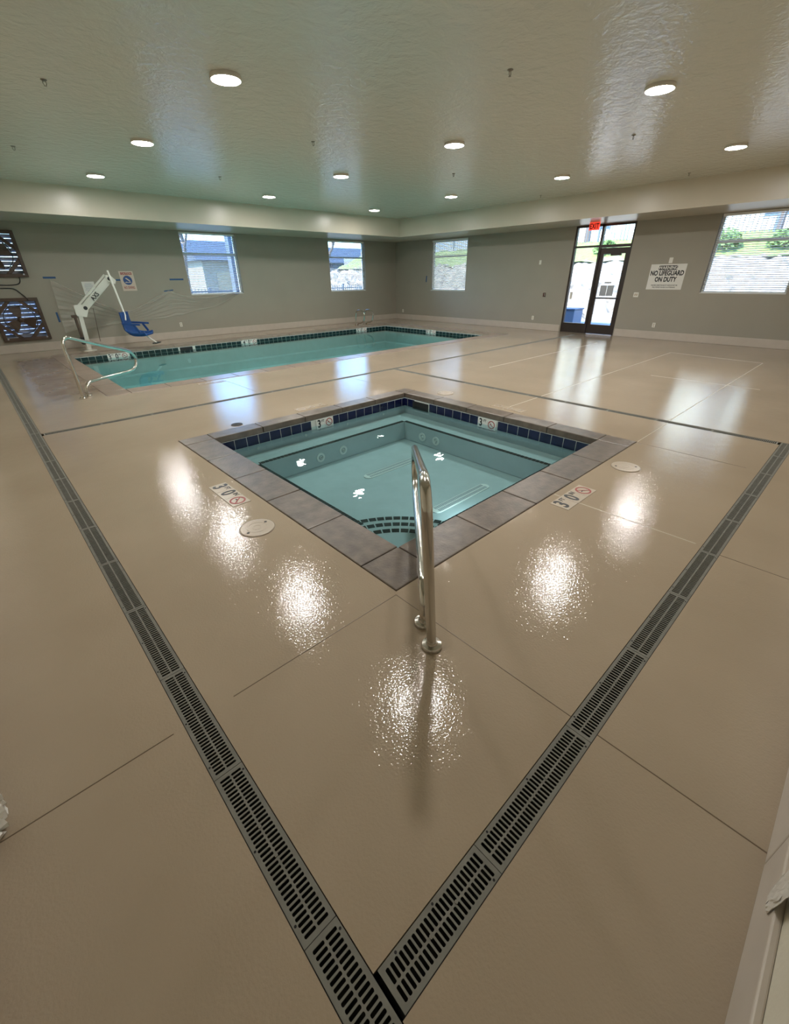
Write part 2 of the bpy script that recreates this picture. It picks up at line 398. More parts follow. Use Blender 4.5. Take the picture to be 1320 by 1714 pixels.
# floor joints: low caulk beads
def bead(n, p, q, material, label, wd=.006, h=.0015):
    p = Vector((*p, 0)); q = Vector((*q, 0)); t = (q-p).normalized(); s_ = Vector((-t.y, t.x, 0))*wd/2; mb = MB()
    prof = [(-1,0),(-.6,.8),(0,1),(.6,.8),(1,0)]
    mb.add([e+s_*a+Vector((0,0,h*b+.0002)) for e in (p, q) for a, b in prof], [(i, i+1, 6+i, 5+i) for i in range(4)])
    struct(mb.build('trim_%d' % n, material, smooth=True), label, 'floor joint')
bead(3, (1.30, YC+.02), (1.30, RDY[0]), BEAD, 'control joint from the right drain to the cove base')
bead(4, (1.30, RDY[1]), (1.30, 1.40), BEAD, 'dark control joint from the right drain to the spa corner')
bead(5, (LD[1]+.1, 1.40), (1.30, 1.40), BEAD, 'control joint from the left drain to the spa corner')
bead(6, (XD+.02, 1.40), (.06, 1.40), BEAD, 'control joint left of the left drain')
bead(7, (3.14, .37), (3.14, 1.41), BEAD_GLINT, 'glint-painted control joint from the deck depth marker to the right drain', .007)
bead(8, (3.10, YC+.02), (3.10, RDY[0]), BEAD, 'control joint beyond the right drain')
bead(9, (4.97, 1.42), (FRX[0], 1.42), BEAD_GLINT, 'glint-painted control joint from the spa corner to the cross drain', .009)
bead(10, (4.94, RDY[1]+.1), (4.94, 1.41), BEAD, 'control joint from the spa corner to the right drain')
bead(11, (FRX[1], 1.44), (11.6, 1.44), BEAD_GLINT, 'glint-painted control joint running toward the big window', .014)
bead(12, (FRX[1], 3.21), (11.84, 3.21), BEAD_GLINT, 'glint-painted control joint running toward the warning sign', .014)
bead(13, (11.84, 3.21), (11.6, 1.44), BEAD_GLINT, 'glint-painted cross joint near the big window', .014)
bead(14, (8.8, 1.0), (8.8, 2.6), BEAD_GLINT, 'glint-painted cross joint in the bright reflection', .012)
bead(15, (7.4, 5.15), (12.3, 5.15), BEAD_GLINT, 'glint-painted control joint running toward the door', .014)
bead(16, (5.03, 3.21), (FRX[0], 3.21), BEAD_GLINT, 'glint-painted control joint from the spa to the cross drain', .010)
bead(17, (4.84, 5.12), (4.84, FLY[0]), BEAD, 'control joint between spa and far drain')
bead(18, (3.10, FLY[1]), (3.10, 7.98), BEAD, 'control joint between far drain and pool')

# ---------------------------------------------------------------- copings
def coping(name, inner, outer, step, material, label, cat, z=.006, th=.075):
    root = thing(name, label, cat)
    xi0, yi0, xi1, yi1 = inner; xo0, yo0, xo1, yo1 = outer; g = .003
    def stone(a, b):
        mb = MB(); mb.box((a[0]+g, a[1]+g, z-th), (b[0]-g, b[1]-g, z)); part(mb, 'coping_stone', material, root, bevel=.008)
    for (xa, xb) in ((xo0, xi0), (xi1, xo1)):
        for (ya, yb) in ((yo0, yi0), (yi1, yo1)): stone((xa, ya), (xb, yb))
    n = max(1, round((xi1-xi0)/step)); d = (xi1-xi0)/n
    for i in range(n):
        stone((xi0+i*d, yo0), (xi0+(i+1)*d, yi0)); stone((xi0+i*d, yi1), (xi0+(i+1)*d, yo1))
    n = max(1, round((yi1-yi0)/step)); d = (yi1-yi0)/n
    for i in range(n):
        stone((xo0, yi0+i*d), (xi0, yi0+(i+1)*d)); stone((xi1, yi0+i*d), (xo1, yi0+(i+1)*d))
    return root
coping('spa_coping', SPA_I, SPA_O, .59, COPM, 'brown stone coping square around the spa', 'coping')
coping('pool_coping', POOL_I, POOL_O, .62, POOLCOP, 'pinkish brown coping around the long pool', 'coping')

# ---------------------------------------------------------------- spa basin
def basin_walls(mb, r, z0, z1):
    x0, y0, x1, y1 = r
    for p, q in (((x0,y0),(x1,y0)), ((x1,y0),(x1,y1)), ((x1,y1),(x0,y1)), ((x0,y1),(x0,y0))):
        mb.quad((*p,z0), (*q,z0), (*q,z1), (*p,z1))
WL = -.155
SB, SF, INS = -.31, -.585, .345
spa = thing('spa_basin', 'square plaster spa basin with bench sunk into the deck', 'spa')
x0, y0, x1, y1 = SPA_I; bx0, by0, bx1, by1 = x0+INS, y0+INS, x1-INS, y1-INS
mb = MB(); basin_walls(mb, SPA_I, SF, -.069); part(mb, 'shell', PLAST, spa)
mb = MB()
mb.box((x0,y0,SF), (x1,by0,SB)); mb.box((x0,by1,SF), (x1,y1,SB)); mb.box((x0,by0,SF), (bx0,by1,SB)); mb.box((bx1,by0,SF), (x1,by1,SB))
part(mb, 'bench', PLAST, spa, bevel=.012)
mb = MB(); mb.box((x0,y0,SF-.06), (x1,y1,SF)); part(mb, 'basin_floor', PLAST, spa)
def tile_row(mb, p, q, n_in, z0, z1, pitch, gap, th, skip=()):
    p = Vector(p); q = Vector(q); L_ = (q-p).length; t = (q-p)/L_; n = int(L_/pitch); off = (L_-n*pitch)/2
    for i in range(-1, n+1):
        a = max(0, off+i*pitch+gap/2); b = min(L_, off+(i+1)*pitch-gap/2)
        if b-a < .01 or any(s0 < (a+b)/2 < s1 for s0, s1 in skip): continue
        P, Q = p+t*a, p+t*b; N_ = Vector(n_in)*th; c = [P, Q, Q+N_, P+N_]
        mb.add([(v.x, v.y, z) for z in (z0, z1) for v in c], [(3,2,1,0),(4,5,6,7),(0,1,5,4),(1,2,6,5),(2,3,7,6),(3,0,4,7)])
e = .004
mb = MB(); zz = (-.19, -.072)
mk1 = 3.165; mk2 = 3.225      # marker centres on far-left and far-right wall
rows_ = [((x0,y1), (x1,y1), (0,-1), [(mk1-.16-x0, mk1+.16-x0)]), ((x1,y1), (x1,y0), (-1,0), [(y1-mk2-.16, y1-mk2+.16), (.19, .52)]), ((x0,y0), (x1,y0), (0,1), []), ((x0,y0), (x0,y1), (1,0), [])]
for p_, q_, n_, sk in rows_:
    mb = MB(); tile_row(mb, p_, q_, n_, *zz, .1545, .006, .006, sk); part(mb, 'waterline_tile', NAVY, spa)['label'] = 'navy blue waterline tiles'
mb = MB()
for r_ in ((x0,y1-.004,x1,y1), (x1-.004,y0,x1,y1)): mb.box((r_[0], r_[1], -.195), (r_[2], r_[3], -.069))
part(mb, 'grout_band', GROUT, spa)
mb = MB(); mb.box((x1-.012, y1-.52, -.2), (x1-.003, y1-.19, -.085)); part(mb, 'skimmer_mouth', CHAN, spa)
# bench edge trim tiles
mb = MB(); tz = (SB-.002, SB+.004); tw = .052
def trim_top(p, q, nin):
    tile_row(mb, p, q, nin, *tz, .052, .007, tw)
trim_top((bx0,by1), (bx1,by1), (0,1)); trim_top((bx1,by1), (bx1,by0), (1,0))
trim_top((bx0,by0+.46), (bx0,by1), (-1,0)); trim_top((bx0+.46,by0), (bx1,by0), (0,-1))
part(mb, 'edge_tile', BLACKT, spa)['label'] = 'black mosaic edge line'
# corner steps
for r_, z_ in ((.592,-.22), (.777,-.27), (.977,-.325)):
    mb = MB(); poly = [(0,0)]+[(r_*math.cos(PI/2*i/20), r_*math.sin(PI/2*i/20)) for i in range(21)]
    mb.prism(poly, SF, z_, T(x0, y0, 0)); st = part(mb, 'step', PLAST, spa)
    mb = MB(); n = int(r_*PI/2/.075)
    for i in range(n):
        a = PI/2*(i+.08)/n; b = PI/2*(i+.92)/n
        mb.ring(r_-.05, r_+.003, z_-.004, z_+.004, 2, T(x0, y0, 0), a, b)
    part(mb, 'edge_tile', BLACKT, st)
for pos, ax in (((2.83, by1, -.46), 'y'), ((3.20, by1, -.455), 'y'), ((bx1, 4.10, -.46), 'x'), ((bx1, 3.83, -.455), 'x')):
    R_ = Matrix.Rotation(PI/2, 4, 'X') if ax == 'y' else Matrix.Rotation(-PI/2, 4, 'Y')
    mb = MB(); M_ = T(*pos) @ R_
    mb.ring(.035, .062, 0, .012, 24, M_); mb.ring(.012, .02, 0, .02, 16, M_); part(mb, 'jet', GROUT, spa, smooth=True)
for i in range(4):
    mb = MB(); mb.ring(.006, .016, 0, .008, 12, T(x0+.5+i*.7, y1-.008, -.24) @ Matrix.Rotation(PI/2, 4, 'X')); part(mb, 'return_fitting', GROUT, spa)
def floor_grille(x, y, parent):
    mb = MB(); L_, W_ = .96, .13
    pts = [(L_/2-W_/2+W_/2*math.cos(a), W_/2*math.sin(a)) for a in [-PI/2+PI*i/8 for i in range(9)]]+[(-L_/2+W_/2-W_/2*math.cos(a), -W_/2*math.sin(a)) for a in [-PI/2+PI*i/8 for i in range(9)]]
    mb.prism(pts, SF, SF+.012, T(x, y)); g_ = part(mb, 'main_drain', GROUT, parent, bevel=.004)
    mb = MB()
    for i in range(34):
        u = -L_/2+.07+i*(L_-.14)/33
        for v in (-.03, .03): mb.box((x+u-.006, y+v-.022, SF+.011), (x+u+.006, y+v+.022, SF+.0135))
    part(mb, 'drain_slot', UTIL, g_)
floor_grille(3.44, 2.60, spa); floor_grille(3.48, 3.78, spa)
mb = MB(); mb.lathe([(.0,0),(.085,0),(.085,.012),(.0,.012)][1:3], 24, T(3.1, by0, -.46) @ Matrix.Rotation(-PI/2, 4, 'X'))
lg = part(mb, 'underwater_light', PIPE, spa); lg['label'] = 'round lit underwater lamp'
mb = MB()
nx = 40
x0w, y0w, x1w, y1w = SPA_I
mb.quad((x0w+.001,y0w+.001,WL), (x1w-.001,y0w+.001,WL), (x1w-.001,y1w-.001,WL), (x0w+.001,y1w-.001,WL))
tag(mb.build('spa_water', SPAW, up=True), 'clear teal spa water with light sparkles', 'water', kind='stuff')

FADED = mat('faded_print', srgb(136, 120, 102), .3)
def diver(mb, M):
    mb.add([], [])
    mb.ring(.78, 1.0, 0, .001, 28, M)
    mb.prism([(-.62,.72),(-.72,.62),(.62,-.72),(.72,-.62)], 0, .0011, M)
def depth_marker(name, label, parts_txt, wdt, hgt, M, wm=SIGNW, group='depth marker tiles', sym=True, faded=False):
    root = thing(name, label, 'depth marker', group=group); root.matrix_basis = M
    mb = MB(); n = len(parts_txt)+(1 if sym else 0); cw = wdt/n
    for i in range(n): mb.box((-wdt/2+i*cw+.001, -hgt/2, 0), (-wdt/2+(i+1)*cw-.001, hgt/2, .004))
    part(mb, 'tile', wm, root)
    mb = MB()
    for i, (big, small) in enumerate(parts_txt):
        cx = -wdt/2+(i+.5)*cw
        t = xf(text_mb(big, hgt*1.12, .8, hgt*.03), T(cx-cw*.16, 0, .0045)); mb.add(t.v, t.f)
        if small: t = xf(text_mb(small, hgt*.36, .9, hgt*.008), T(cx+cw*.28, hgt*.26, .0045)); mb.add(t.v, t.f)
    part(mb, 'numerals', FADED if faded else INK, root)
    if sym:
        mb = MB(); cx = -wdt/2+(n-.5)*cw; diver(mb, T(cx, 0, .0042) @ Matrix.Diagonal((hgt*.42, hgt*.42, 1, 1))); part(mb, 'no_diving_symbol', FADED if faded else RED, root)
        mb = MB(); mb.prism([(-.5,.05),(-.1,.15),(.35,-.25),(.5,-.2),(.4,-.38),(.1,-.25),(-.15,-.05),(-.5,-.1)], .0041, .0048, T(cx, 0) @ Matrix.Diagonal((hgt*.42, hgt*.42, 1, 1))); part(mb, 'diver', FADED if faded else INK, root)
    return root
depth_marker('depth_marker', 'white 3 FT tile at the waterline in the left rear spa wall', [('3','FT')], .28, .13, T(mk1, y1-.0105, -.137) @ WA)
depth_marker('depth_marker', 'white 3 FT tile at the waterline in the right rear spa wall', [('3','FT')], .30, .13, T(x1-.0105, mk2, -.14) @ WB)
FLOORW = mat('deck_tile', srgb(180, 166, 147), .3)
RL = Matrix(((0,1,0),(-1,0,0),(0,0,1))).to_4x4()   # local x -> -Y, y -> +X
depth_marker('depth_marker', 'brown 3 FT 0 IN deck marker on the left side of the spa', [('3','FT'),('0','IN')], .50, .155, T(1.16, 3.34, -.001) @ RL, wm=mat('painted_tile', srgb(170, 155, 134), .3))
depth_marker('depth_marker', 'beige 3 FT 0 IN deck marker on the right side of the spa', [('3','FT'),('0','IN')], .50, .155, T(3.21, 1.275, -.001), wm=FLOORW)
RF = Matrix.Rotation(PI, 4, 'Z')
PT2 = mat('overpainted_tile', srgb(180, 164, 143), .25)
depth_marker('depth_marker', 'half painted over deck marker behind the left rear spa coping', [('3','FT'),('0','IN')], .48, .15, T(3.2, 5.20, -.001) @ RF, wm=PT2, faded=True)
depth_marker('depth_marker', 'half painted over deck marker behind the right rear spa coping', [('3','FT'),('0','IN')], .50, .15, T(5.12, 3.18, -.001) @ RL.inverted(), wm=PT2, faded=True)

# ---------------------------------------------------------------- pool
PF = -.85
pool = thing('pool_basin', 'long rectangular plaster swimming pool basin', 'pool')
x0, y0, x1, y1 = POOL_I
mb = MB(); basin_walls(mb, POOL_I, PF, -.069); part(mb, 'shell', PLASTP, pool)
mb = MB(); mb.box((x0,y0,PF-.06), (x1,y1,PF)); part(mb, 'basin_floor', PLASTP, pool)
mb = MB(); zz = (-.155, -.072)
pm = [(2.62, '3'), (6.32, '4'), (10.85, '5')]
rows_ = [((x0,y1), (x1,y1), (0,-1), [(c-.25-x0, c+.25-x0) for c, _ in pm]+[(4.2-x0, 4.55-x0)]), ((x1,y1), (x1,y0), (-1,0), [(y1-11.0-.25, y1-11.0+.25)]), ((x0,y0), (x1,y0), (0,1), []), ((x0,y0), (x0,y1), (1,0), [])]
for p_, q_, n_, sk in rows_:
    mb = MB(); tile_row(mb, p_, q_, n_, *zz, .157, .007, .006, sk); part(mb, 'waterline_tile', TEALT, pool)['label'] = 'dark green waterline tiles'
mb = MB(); mb.box((x0,y1-.004,-.26), (x1,y1,-.069)); mb.box((x1-.004,y0,-.26), (x1,y1,-.069)); part(mb, 'grout_band', GROUT, pool)
mb = MB(); tile_row(mb, (x0,y1), (x1,y1), (0,-1), -.245, -.162, .157, .007, .006); tile_row(mb, (x1,y1), (x1,y0), (-1,0), -.245, -.162, .157, .007, .006)
part(mb, 'submerged_tile', TEALT, pool)
mb = MB(); mb.box((4.2, y1-.012, -.16), (4.55, y1-.003, -.074)); part(mb, 'skimmer_mouth', CHAN, pool)
for r_, z_ in ((.9,-.28), (1.2,-.45), (1.5,-.62)):
    mb = MB(); poly = [(0,0)]+[(r_*math.cos(PI/2*i/16), r_*math.sin(PI/2*i/16)) for i in range(17)]
    mb.prism(poly, PF, z_, T(x0, y0)); part(mb, 'step', PLASTP, pool)
mb = MB(); mb.box((x0,y1-.3,PF), (x1,y1,-.62)); mb.box((x1-.3,y0,PF), (x1,y1-.3,-.62)); part(mb, 'safety_ledge', PLASTP, pool)
mb = MB(); PWL = -.15
mb.quad((x0+.001,y0+.001,PWL), (x1-.001,y0+.001,PWL), (x1-.001,y1-.001,PWL), (x0+.001,y1-.001,PWL))
tag(mb.build('pool_water', POOLW, up=True), 'still teal water filling the long pool', 'water', kind='stuff')
nm = {'3': 'white 3 FT 0 IN tile on the pool wall below the lift chair', '4': 'white 4 FT 0 IN tile on the pool wall below the first window', '5': 'white 5 FT 0 IN tile on the pool wall below the grab rails'}
for c, d in pm: depth_marker('depth_marker', nm[d], [(d,'FT'),('0','IN')], .48, .15, T(c, y1-.0105, -.125) @ WA)
depth_marker('depth_marker', 'white 5 FT 0 IN tile on the end wall of the pool', [('5','FT'),('0','IN')], .46, .15, T(x1-.0105, 11.0, -.125) @ WB)
depth_marker('depth_marker', 'painted over deck marker on the near side of the pool', [('3','FT'),('0','IN')], .48, .15, T(2.85, 7.85, -.001) @ RF, wm=PT2, faded=True)

# ---------------------------------------------------------------- channel drains and grates
mb = MB()
def trough(a, b):
    d = .10
    mb.box((a[0], a[1], -d-.01), (b[0], b[1], -d))
    mb.box((a[0]-.004, a[1], -d), (a[0], b[1], -.012)); mb.box((b[0], a[1], -d), (b[0]+.004, b[1], -.012))
    mb.box((a[0], a[1]-.004, -d), (b[0], a[1], -.012)); mb.box((a[0], b[1], -d), (b[0], b[1]+.004, -.012))
trough((LD[0], -.112), (LD[1], LD_END)); struct(mb.build('trim_19', CHAN), 'dark trough under the long left drain', 'drain channel'); mb = MB()
trough((LD[1]+.004, RDY[0]), (FRX[1], RDY[1])); struct(mb.build('trim_20', CHAN), 'dark trough under the right drain', 'drain channel'); mb = MB()
trough((FRX[0], RDY[1]+.004), (FRX[1], FLY[0]-.004)); struct(mb.build('trim_21', CHAN), 'dark trough under the cross drain behind the spa', 'drain channel'); mb = MB()
trough((LD[1]+.004, FLY[0]), (FL_END, FLY[1])); struct(mb.build('trim_22', CHAN), 'dark trough under the drain between spa and pool', 'drain channel')
PITCH = .6085
def grate_mesh(length):
    """grate along local +X from 0 to length, centred on local y=0, two rows of rounded slots"""
    mb = MB(); W2 = DW/2-.003; t = .003; n = int((length-.03)/.0158); p = (length-.026)/n; x_ = .013; top = -.0015
    rows = ((-.040, -.0025), (.0025, .040)); sw = p*.315
    def face(q): mb.add([(a, b, top) for a, b in q], [tuple(range(len(q)))])
    def skirt(loop):
        k = len(loop); mb.add([(a, b, z) for z in (top, top-t) for a, b in loop], [(i, (i+1) % k, k+(i+1) % k, k+i) for i in range(k)])
    g = .001
    face([(g,-W2),(length-g,-W2),(length-g,-.040),(g,-.040)]); face([(g,.040),(length-g,.040),(length-g,W2),(g,W2)])
    face([(g,-.0025),(length-g,-.0025),(length-g,.0025),(g,.0025)])
    for lo, hi in rows:
        face([(g,lo),(x_,lo),(x_,hi),(g,hi)]); face([(length-.013,lo),(length-g,lo),(length-g,hi),(length-.013,hi)])
        for i in range(n):
            a, b = x_+i*p, x_+(i+1)*p; c = (a+b)/2
            if abs(c-length/2) < p*1.0 and lo > 0: pass
            ry = .0028; hole_ = [(c+sw*math.cos(th), hi-ry-.0003+ry*math.sin(th)) for th in (0, PI/4, PI/2, 3*PI/4, PI)]+[(c+sw*math.cos(th), lo+ry+.0003+ry*math.sin(th)) for th in (PI, 5*PI/4, 3*PI/2, 7*PI/4, 2*PI)]
            k = len(mb.v); mb.v += [(u, v, top) for u, v in hole_]+[(b,lo,top),(b,hi,top),(c,hi,top),(a,hi,top),(a,lo,top),(c,lo,top)]
            B0, B1, B2, B3, B4, B5 = range(k+10, k+16); h = lambda j: k+j % 10
            mb.f += [(h(9),B0,B1,h(0)), (h(0),B1,h(1)), (h(1),B1,B2,h(2)), (h(2),B2,B3,h(3)), (h(3),B3,h(4)), (h(4),B3,B4,h(5)), (h(5),B4,h(6)), (h(6),B4,B5,h(7)), (h(7),B5,B0,h(8)), (h(8),B0,h(9))]
            skirt(hole_)
    skirt([(g,-W2),(length-g,-W2),(length-g,W2),(g,W2)])
    # centre bosses and screw heads
    return mb
def make_grate(length):
    root = thing('channel_grate', '', 'drain grate', group='slotted floor drain grates')
    me = grate_mesh(length).build('slotted_plate', GRATE); me.parent = root
    for u in (.5-.055/length, .5+.055/length):
        mb = MB(); mb.lathe([(.0055,-.0014),(.0055,.0002),(.003,.0004)], 10, T(u*length, 0)); part(mb, 'boss', GRATE, root)
    for u, v in ((.06/length, .0455), (1-.03/length, -.0455), (.5, .0455)):
        mb = MB(); mb.lathe([(.004,-.0014),(.004,-.0009),(.002,-.0008)], 10, T(u*length, v)); part(mb, 'screw', CHAN, root)
    return root
ORD = ['first','second','third','fourth','fifth','sixth','seventh','eighth','ninth','tenth','eleventh','twelfth','thirteenth','fourteenth','fifteenth','sixteenth','seventeenth','eighteenth','nineteenth','twentieth','twenty-first','twenty-second','twenty-third']
full = make_grate(PITCH); used = False
def lay(start, end, horiz, c, where):
    global used
    s_ = start; k = 0
    while s_+PITCH <= end+.35 and s_ < end-.2:
        lab = 'grey slotted grate, %s from the corner in the %s' % (ORD[k], where)
        loc = (s_, c, 0) if horiz else (c, s_, 0); rz = 0 if horiz else PI/2
        if s_+PITCH > end+.002: break
        if not used: full.location = loc; full.rotation_euler = (0,0,rz); full['label'] = lab; used = True
        else: dup(full, loc, lab, rz)
        s_ += PITCH; k += 1
    if end-s_ > .06:
        r = make_grate(end-s_); r.location = (s_, c, 0) if horiz else (c, s_, 0); r.rotation_euler = (0,0,0 if horiz else PI/2)
        r['label'] = 'short slotted grate closing the far end of the %s' % where
lay(.4965-PITCH, LD_END, False, sum(LD)/2, 'long left drain')
first = make_grate(.642-.225); first.location = (.225, sum(RDY)/2, 0); first['label'] = 'short grey slotted grate at the corner where the two near drains meet'
lay(.642, FRX[1], True, sum(RDY)/2, 'right drain')
lay(RDY[1]+.02, FLY[0]-.004, False, sum(FRX)/2, 'cross drain behind the spa')
lay(LD[1]+.02, FL_END, True, sum(FLY)/2, 'drain between spa and pool')

# ---------------------------------------------------------------- skimmer lids
def lid(x, y, label, rot, m_=CREAM, r=.125):
    root = thing('skimmer_lid', label, 'lid', (x, y, 0), 'round deck lids', rot)
    mb = MB(); mb.lathe([(r,.0),(r,.004),(r-.006,.006),(r-.012,.006)], 40); part(mb, 'cover', m_, root, smooth=True)
    mb = MB(); mb.ring(r*.55, r*.58, .006, .0068, 32); mb.ring(r*.22, r*.26, .006, .0068, 24); part(mb, 'raised_ring', m_, root)
    mb = MB(); mb.ring(r, r+.006, 0, .002, 40); part(mb, 'gap_ring', BEAD, root)
    for s_ in (-1, 1):
        mb = MB(); mb.lathe([(.011,.0055),(.011,.0064),(.003,.0064)], 12, T(s_*r*.72, 0)); part(mb, 'finger_hole', CHAN, root)
    return root
lid(1.07, 2.655, 'round beige skimmer lid left of the spa', .35)
lid(4.16, 1.23, 'round beige skimmer lid right of the spa', -.9)
lid(5.17, 4.37, 'round beige skimmer lid behind the rear spa corner', -.7)
t = lid(2.08, 5.17, 'small dark round deck drain behind the left spa corner', 0, CHAN, .07)

# ---------------------------------------------------------------- grab rails
RP = [(0,0),(-.01,.40),(-.03,.76),(-.02,.82),(.02,.865),(.085,.878),(.16,.865),(.40,.795),(.867,.665),(1.30,.545),(1.48,.49),(1.59,.43),(1.645,.35),(1.64,.27),(1.58,.20),(1.47,.165),(1.30,.16),(.857,.18),(.344,.193),(.25,.18),(.185,.14),(.165,.08),(.16,0)]
def smooth_path(P, n=5):
    out = []; k = len(P)
    for i in range(k-1):
        p0, p1, p2, p3 = (Vector(P[max(0,min(k-1,j))]) for j in (i-1, i, i+1, i+2))
        for s_ in range(n):
            t = s_/n; out.append(.5*((2*p1)+(-p0+p2)*t+(2*p0-5*p1+4*p2-p3)*t*t+(-p0+3*p1-3*p2+p3)*t*t*t))
    return out+[Vector(P[-1])]
def rail(name, label, cat, x, y, ang, prof, lean=.06, r=.0242, flange=True, group=None):
    root = thing(name, label, cat, (x, y, 0), group, ang)
    k0 = max(range(len(prof)), key=lambda i: prof[i][0]); kn = len(prof)-1-k0
    pts = smooth_path([(s_, lean*z+(.03*(i-k0)/kn if i > k0 else 0), z) for i, (s_, z) in enumerate(prof)], 5)
    mb = MB(); mb.tube(pts, r, 14); part(mb, 'tube', STEEL, root, smooth=True)
    for p in (pts[0], pts[-1]):
        if flange:
            mb = MB(); mb.lathe([(.052,0),(.052,.012),(.048,.018),(.03,.022),(.027,.035)], 24, T(p.x, p.y, .0)); part(mb, 'escutcheon', STEEL, root, smooth=True)
    return root
rail('grab_rail', 'stainless grab rail at the near corner of the spa', 'rail', 1.163, .995, math.radians(47), RP)
rail('grab_rail', 'stainless grab rail over the pool steps', 'rail', .953, 8.175, math.radians(46), RP, lean=.0)
LP = [(0,0),(.03,.25),(.06,.42),(.11,.48),(.2,.50),(.33,.49),(.43,.43),(.46,.34),(.43,.22),(.36,.13),(.24,.09),(.12,.06),(.09,0)]
for xx, lb in ((10.98, 'low stainless ladder rail at the far end of the pool, left one of the pair'), (11.40, 'low stainless ladder rail nearer the far pool corner')):
    rail('ladder_rail', lb, 'rail', xx, 13.97, -PI/2+.10, [(s_*1.1, z*1.05) for s_, z in LP], lean=0, r=.025, flange=False, group='pool ladder rails')

# ---------------------------------------------------------------- windows, blinds, door
def window(n, M, wdt, z0, z1, label, bar=2.3):
    root = bpy.data.objects.new('window_%d' % n, None); COL.objects.link(root); root.matrix_basis = M; struct(root, label, 'window')
    h = z1-z0; f = .05; d0, d1 = -.16, -.10
    mb = MB(); mb.box((0,0,d0),(wdt,f,d1)); mb.box((0,h-f,d0),(wdt,h,d1)); mb.box((0,f,d0),(f,h-f,d1)); mb.box((wdt-f,f,d0),(wdt,h-f,d1))
    part(mb, 'frame', VINYL, root)
    b = bar-z0; mb = MB(); mb.box((f,b-.03,d0),(wdt-f,b+.03,d1)); part(mb, 'mullion', VINYL, root)
    mb = MB(); mb.box((f,f,-.135),(wdt-f,b-.03,-.128)); part(mb, 'pane', PANE, root)
    mb = MB(); mb.box((f,b+.03,-.135),(wdt-f,h-f,-.128)); part(mb, 'pane', PANE, root)
    mb = MB(); mb.box((0,-.0,-.10),(wdt,.012,.01)); part(mb, 'sill', VINYL, root)
    return root
def blind(M, wdt, h, tilt, label, pitch=.045):
    root = thing('window_blind', label, 'blind', group='white horizontal window blinds'); root.matrix_basis = M
    mb = MB(); mb.box((.012,h-.055,-.075),(wdt-.012,h-.003,-.015)); part(mb, 'head_rail', BLIND, root, bevel=.003)
    mb = MB(); n = int((h-.1)/pitch); dz, dy = .024*math.sin(tilt), .024*math.cos(tilt)
    for i in range(n):
        z = h-.075-i*pitch; c = -.046; t = .0016
        mb.add([(x, z-dz+s_*t, c-dy) if q == 0 else (x, z+s_*t+.003, c) if q == 1 else (x, z+dz+s_*t, c+dy) for x in (.015, wdt-.015) for s_ in (-1, 1) for q in (0,1,2)],
               [(0,1,7,6),(1,2,8,7),(3,9,10,4),(4,10,11,5),(0,6,9,3),(2,5,11,8),(0,3,4,1),(1,4,5,2),(6,7,10,9),(7,8,11,10)])
    part(mb, 'slats', BLIND, root)
    mb = MB(); mb.box((.015,.018,-.07),(wdt-.015,.036,-.022)); part(mb, 'bottom_rail', BLIND, root)
    for u in (.18, .5, .82):
        for c in (-.021, -.071):
            mb = MB(); mb.tube([(wdt*u,.03,c),(wdt*u,h-.05,c)], .0012, 5); part(mb, 'ladder_cord', BLIND, root)
    mb = MB(); mb.tube([(.09,h-.06,-.008),(.09,h-.9,-.008)], .004, 6); part(mb, 'wand', VINYL, root)
    return root
for i, (a, b, c, d) in enumerate(WIN_A):
    M_ = T(a, YA, c) @ WA
    window(i+1, M_, b-a, c, d, ('window above the draped plastic in the fan wall', 'window above the ladder rails in the fan wall')[i])
    blind(M_, b-a, d-c, (-.32, -.26)[i], ('white blind in the window above the draped plastic', 'white open blind in the window above the ladder rails')[i])
for i, (a, b, c, d) in enumerate(WIN_B):
    M_ = T(XB, b, c) @ WB
    window(i+3, M_, b-a, c, d, ('window nearest the far corner in the exit door wall', 'big window beyond the warning sign')[i])
    blind(M_, b-a, d-c, (-.7, -.28)[i], ('white nearly closed blind in the window between far corner and door', 'white open blind in the window beyond the warning sign')[i])
# door: sidelite (far), leaf (near), transoms
a, b, c, d = DOOR; MD = T(XB, b, 0) @ WB; wd = b-a
door = bpy.data.objects.new('door_1', None); COL.objects.link(door); door.matrix_basis = MD; struct(door, 'dark bronze glass exit door with sidelight and transoms', 'door')
sx_ = .80; ft = .05; d0, d1 = -.12, -.02
mb = MB()
mb.box((0,0,d0),(ft,d,d1)); mb.box((wd-ft,0,d0),(wd,d,d1)); mb.box((sx_-.03,0,d0),(sx_+.03,d,d1)); mb.box((ft,d-ft,d0),(wd-ft,d,d1))
mb.box((ft,2.32,d0),(sx_-.03,2.37,d1)); mb.box((sx_+.03,2.30,d0),(wd-ft,2.37,d1)); mb.box((ft,0,d0),(sx_-.03,.28,d1)); 
part(mb, 'frame', BRONZE, door)
mb = MB(); l0, l1 = sx_+.035, wd-ft-.005; dd0, dd1 = -.1, -.05
mb.box((l0,.01,dd0),(l0+.10,2.29,dd1)); mb.box((l1-.10,.01,dd0),(l1,2.29,dd1)); mb.box((l0+.1,2.14,dd0),(l1-.1,2.29,dd1)); mb.box((l0+.1,.01,dd0),(l1-.1,.27,dd1)); mb.box((l0+.1,.985,dd0),(l1-.1,1.02,dd1))
leaf = part(mb, 'door_leaf', BRONZE, door)
mb = MB(); mb.box((l0+.09,.26,-.08),(l1-.09,2.15,-.072)); part(mb, 'pane', PANE, leaf)
mb = MB(); mb.box((ft-.01,.27,-.08),(sx_-.02,2.33,-.072)); part(mb, 'pane', PANE, door)
mb = MB(); mb.box((ft-.01,2.36,-.08),(sx_-.02,d-ft+.01,-.072)); part(mb, 'pane', PANE, door)
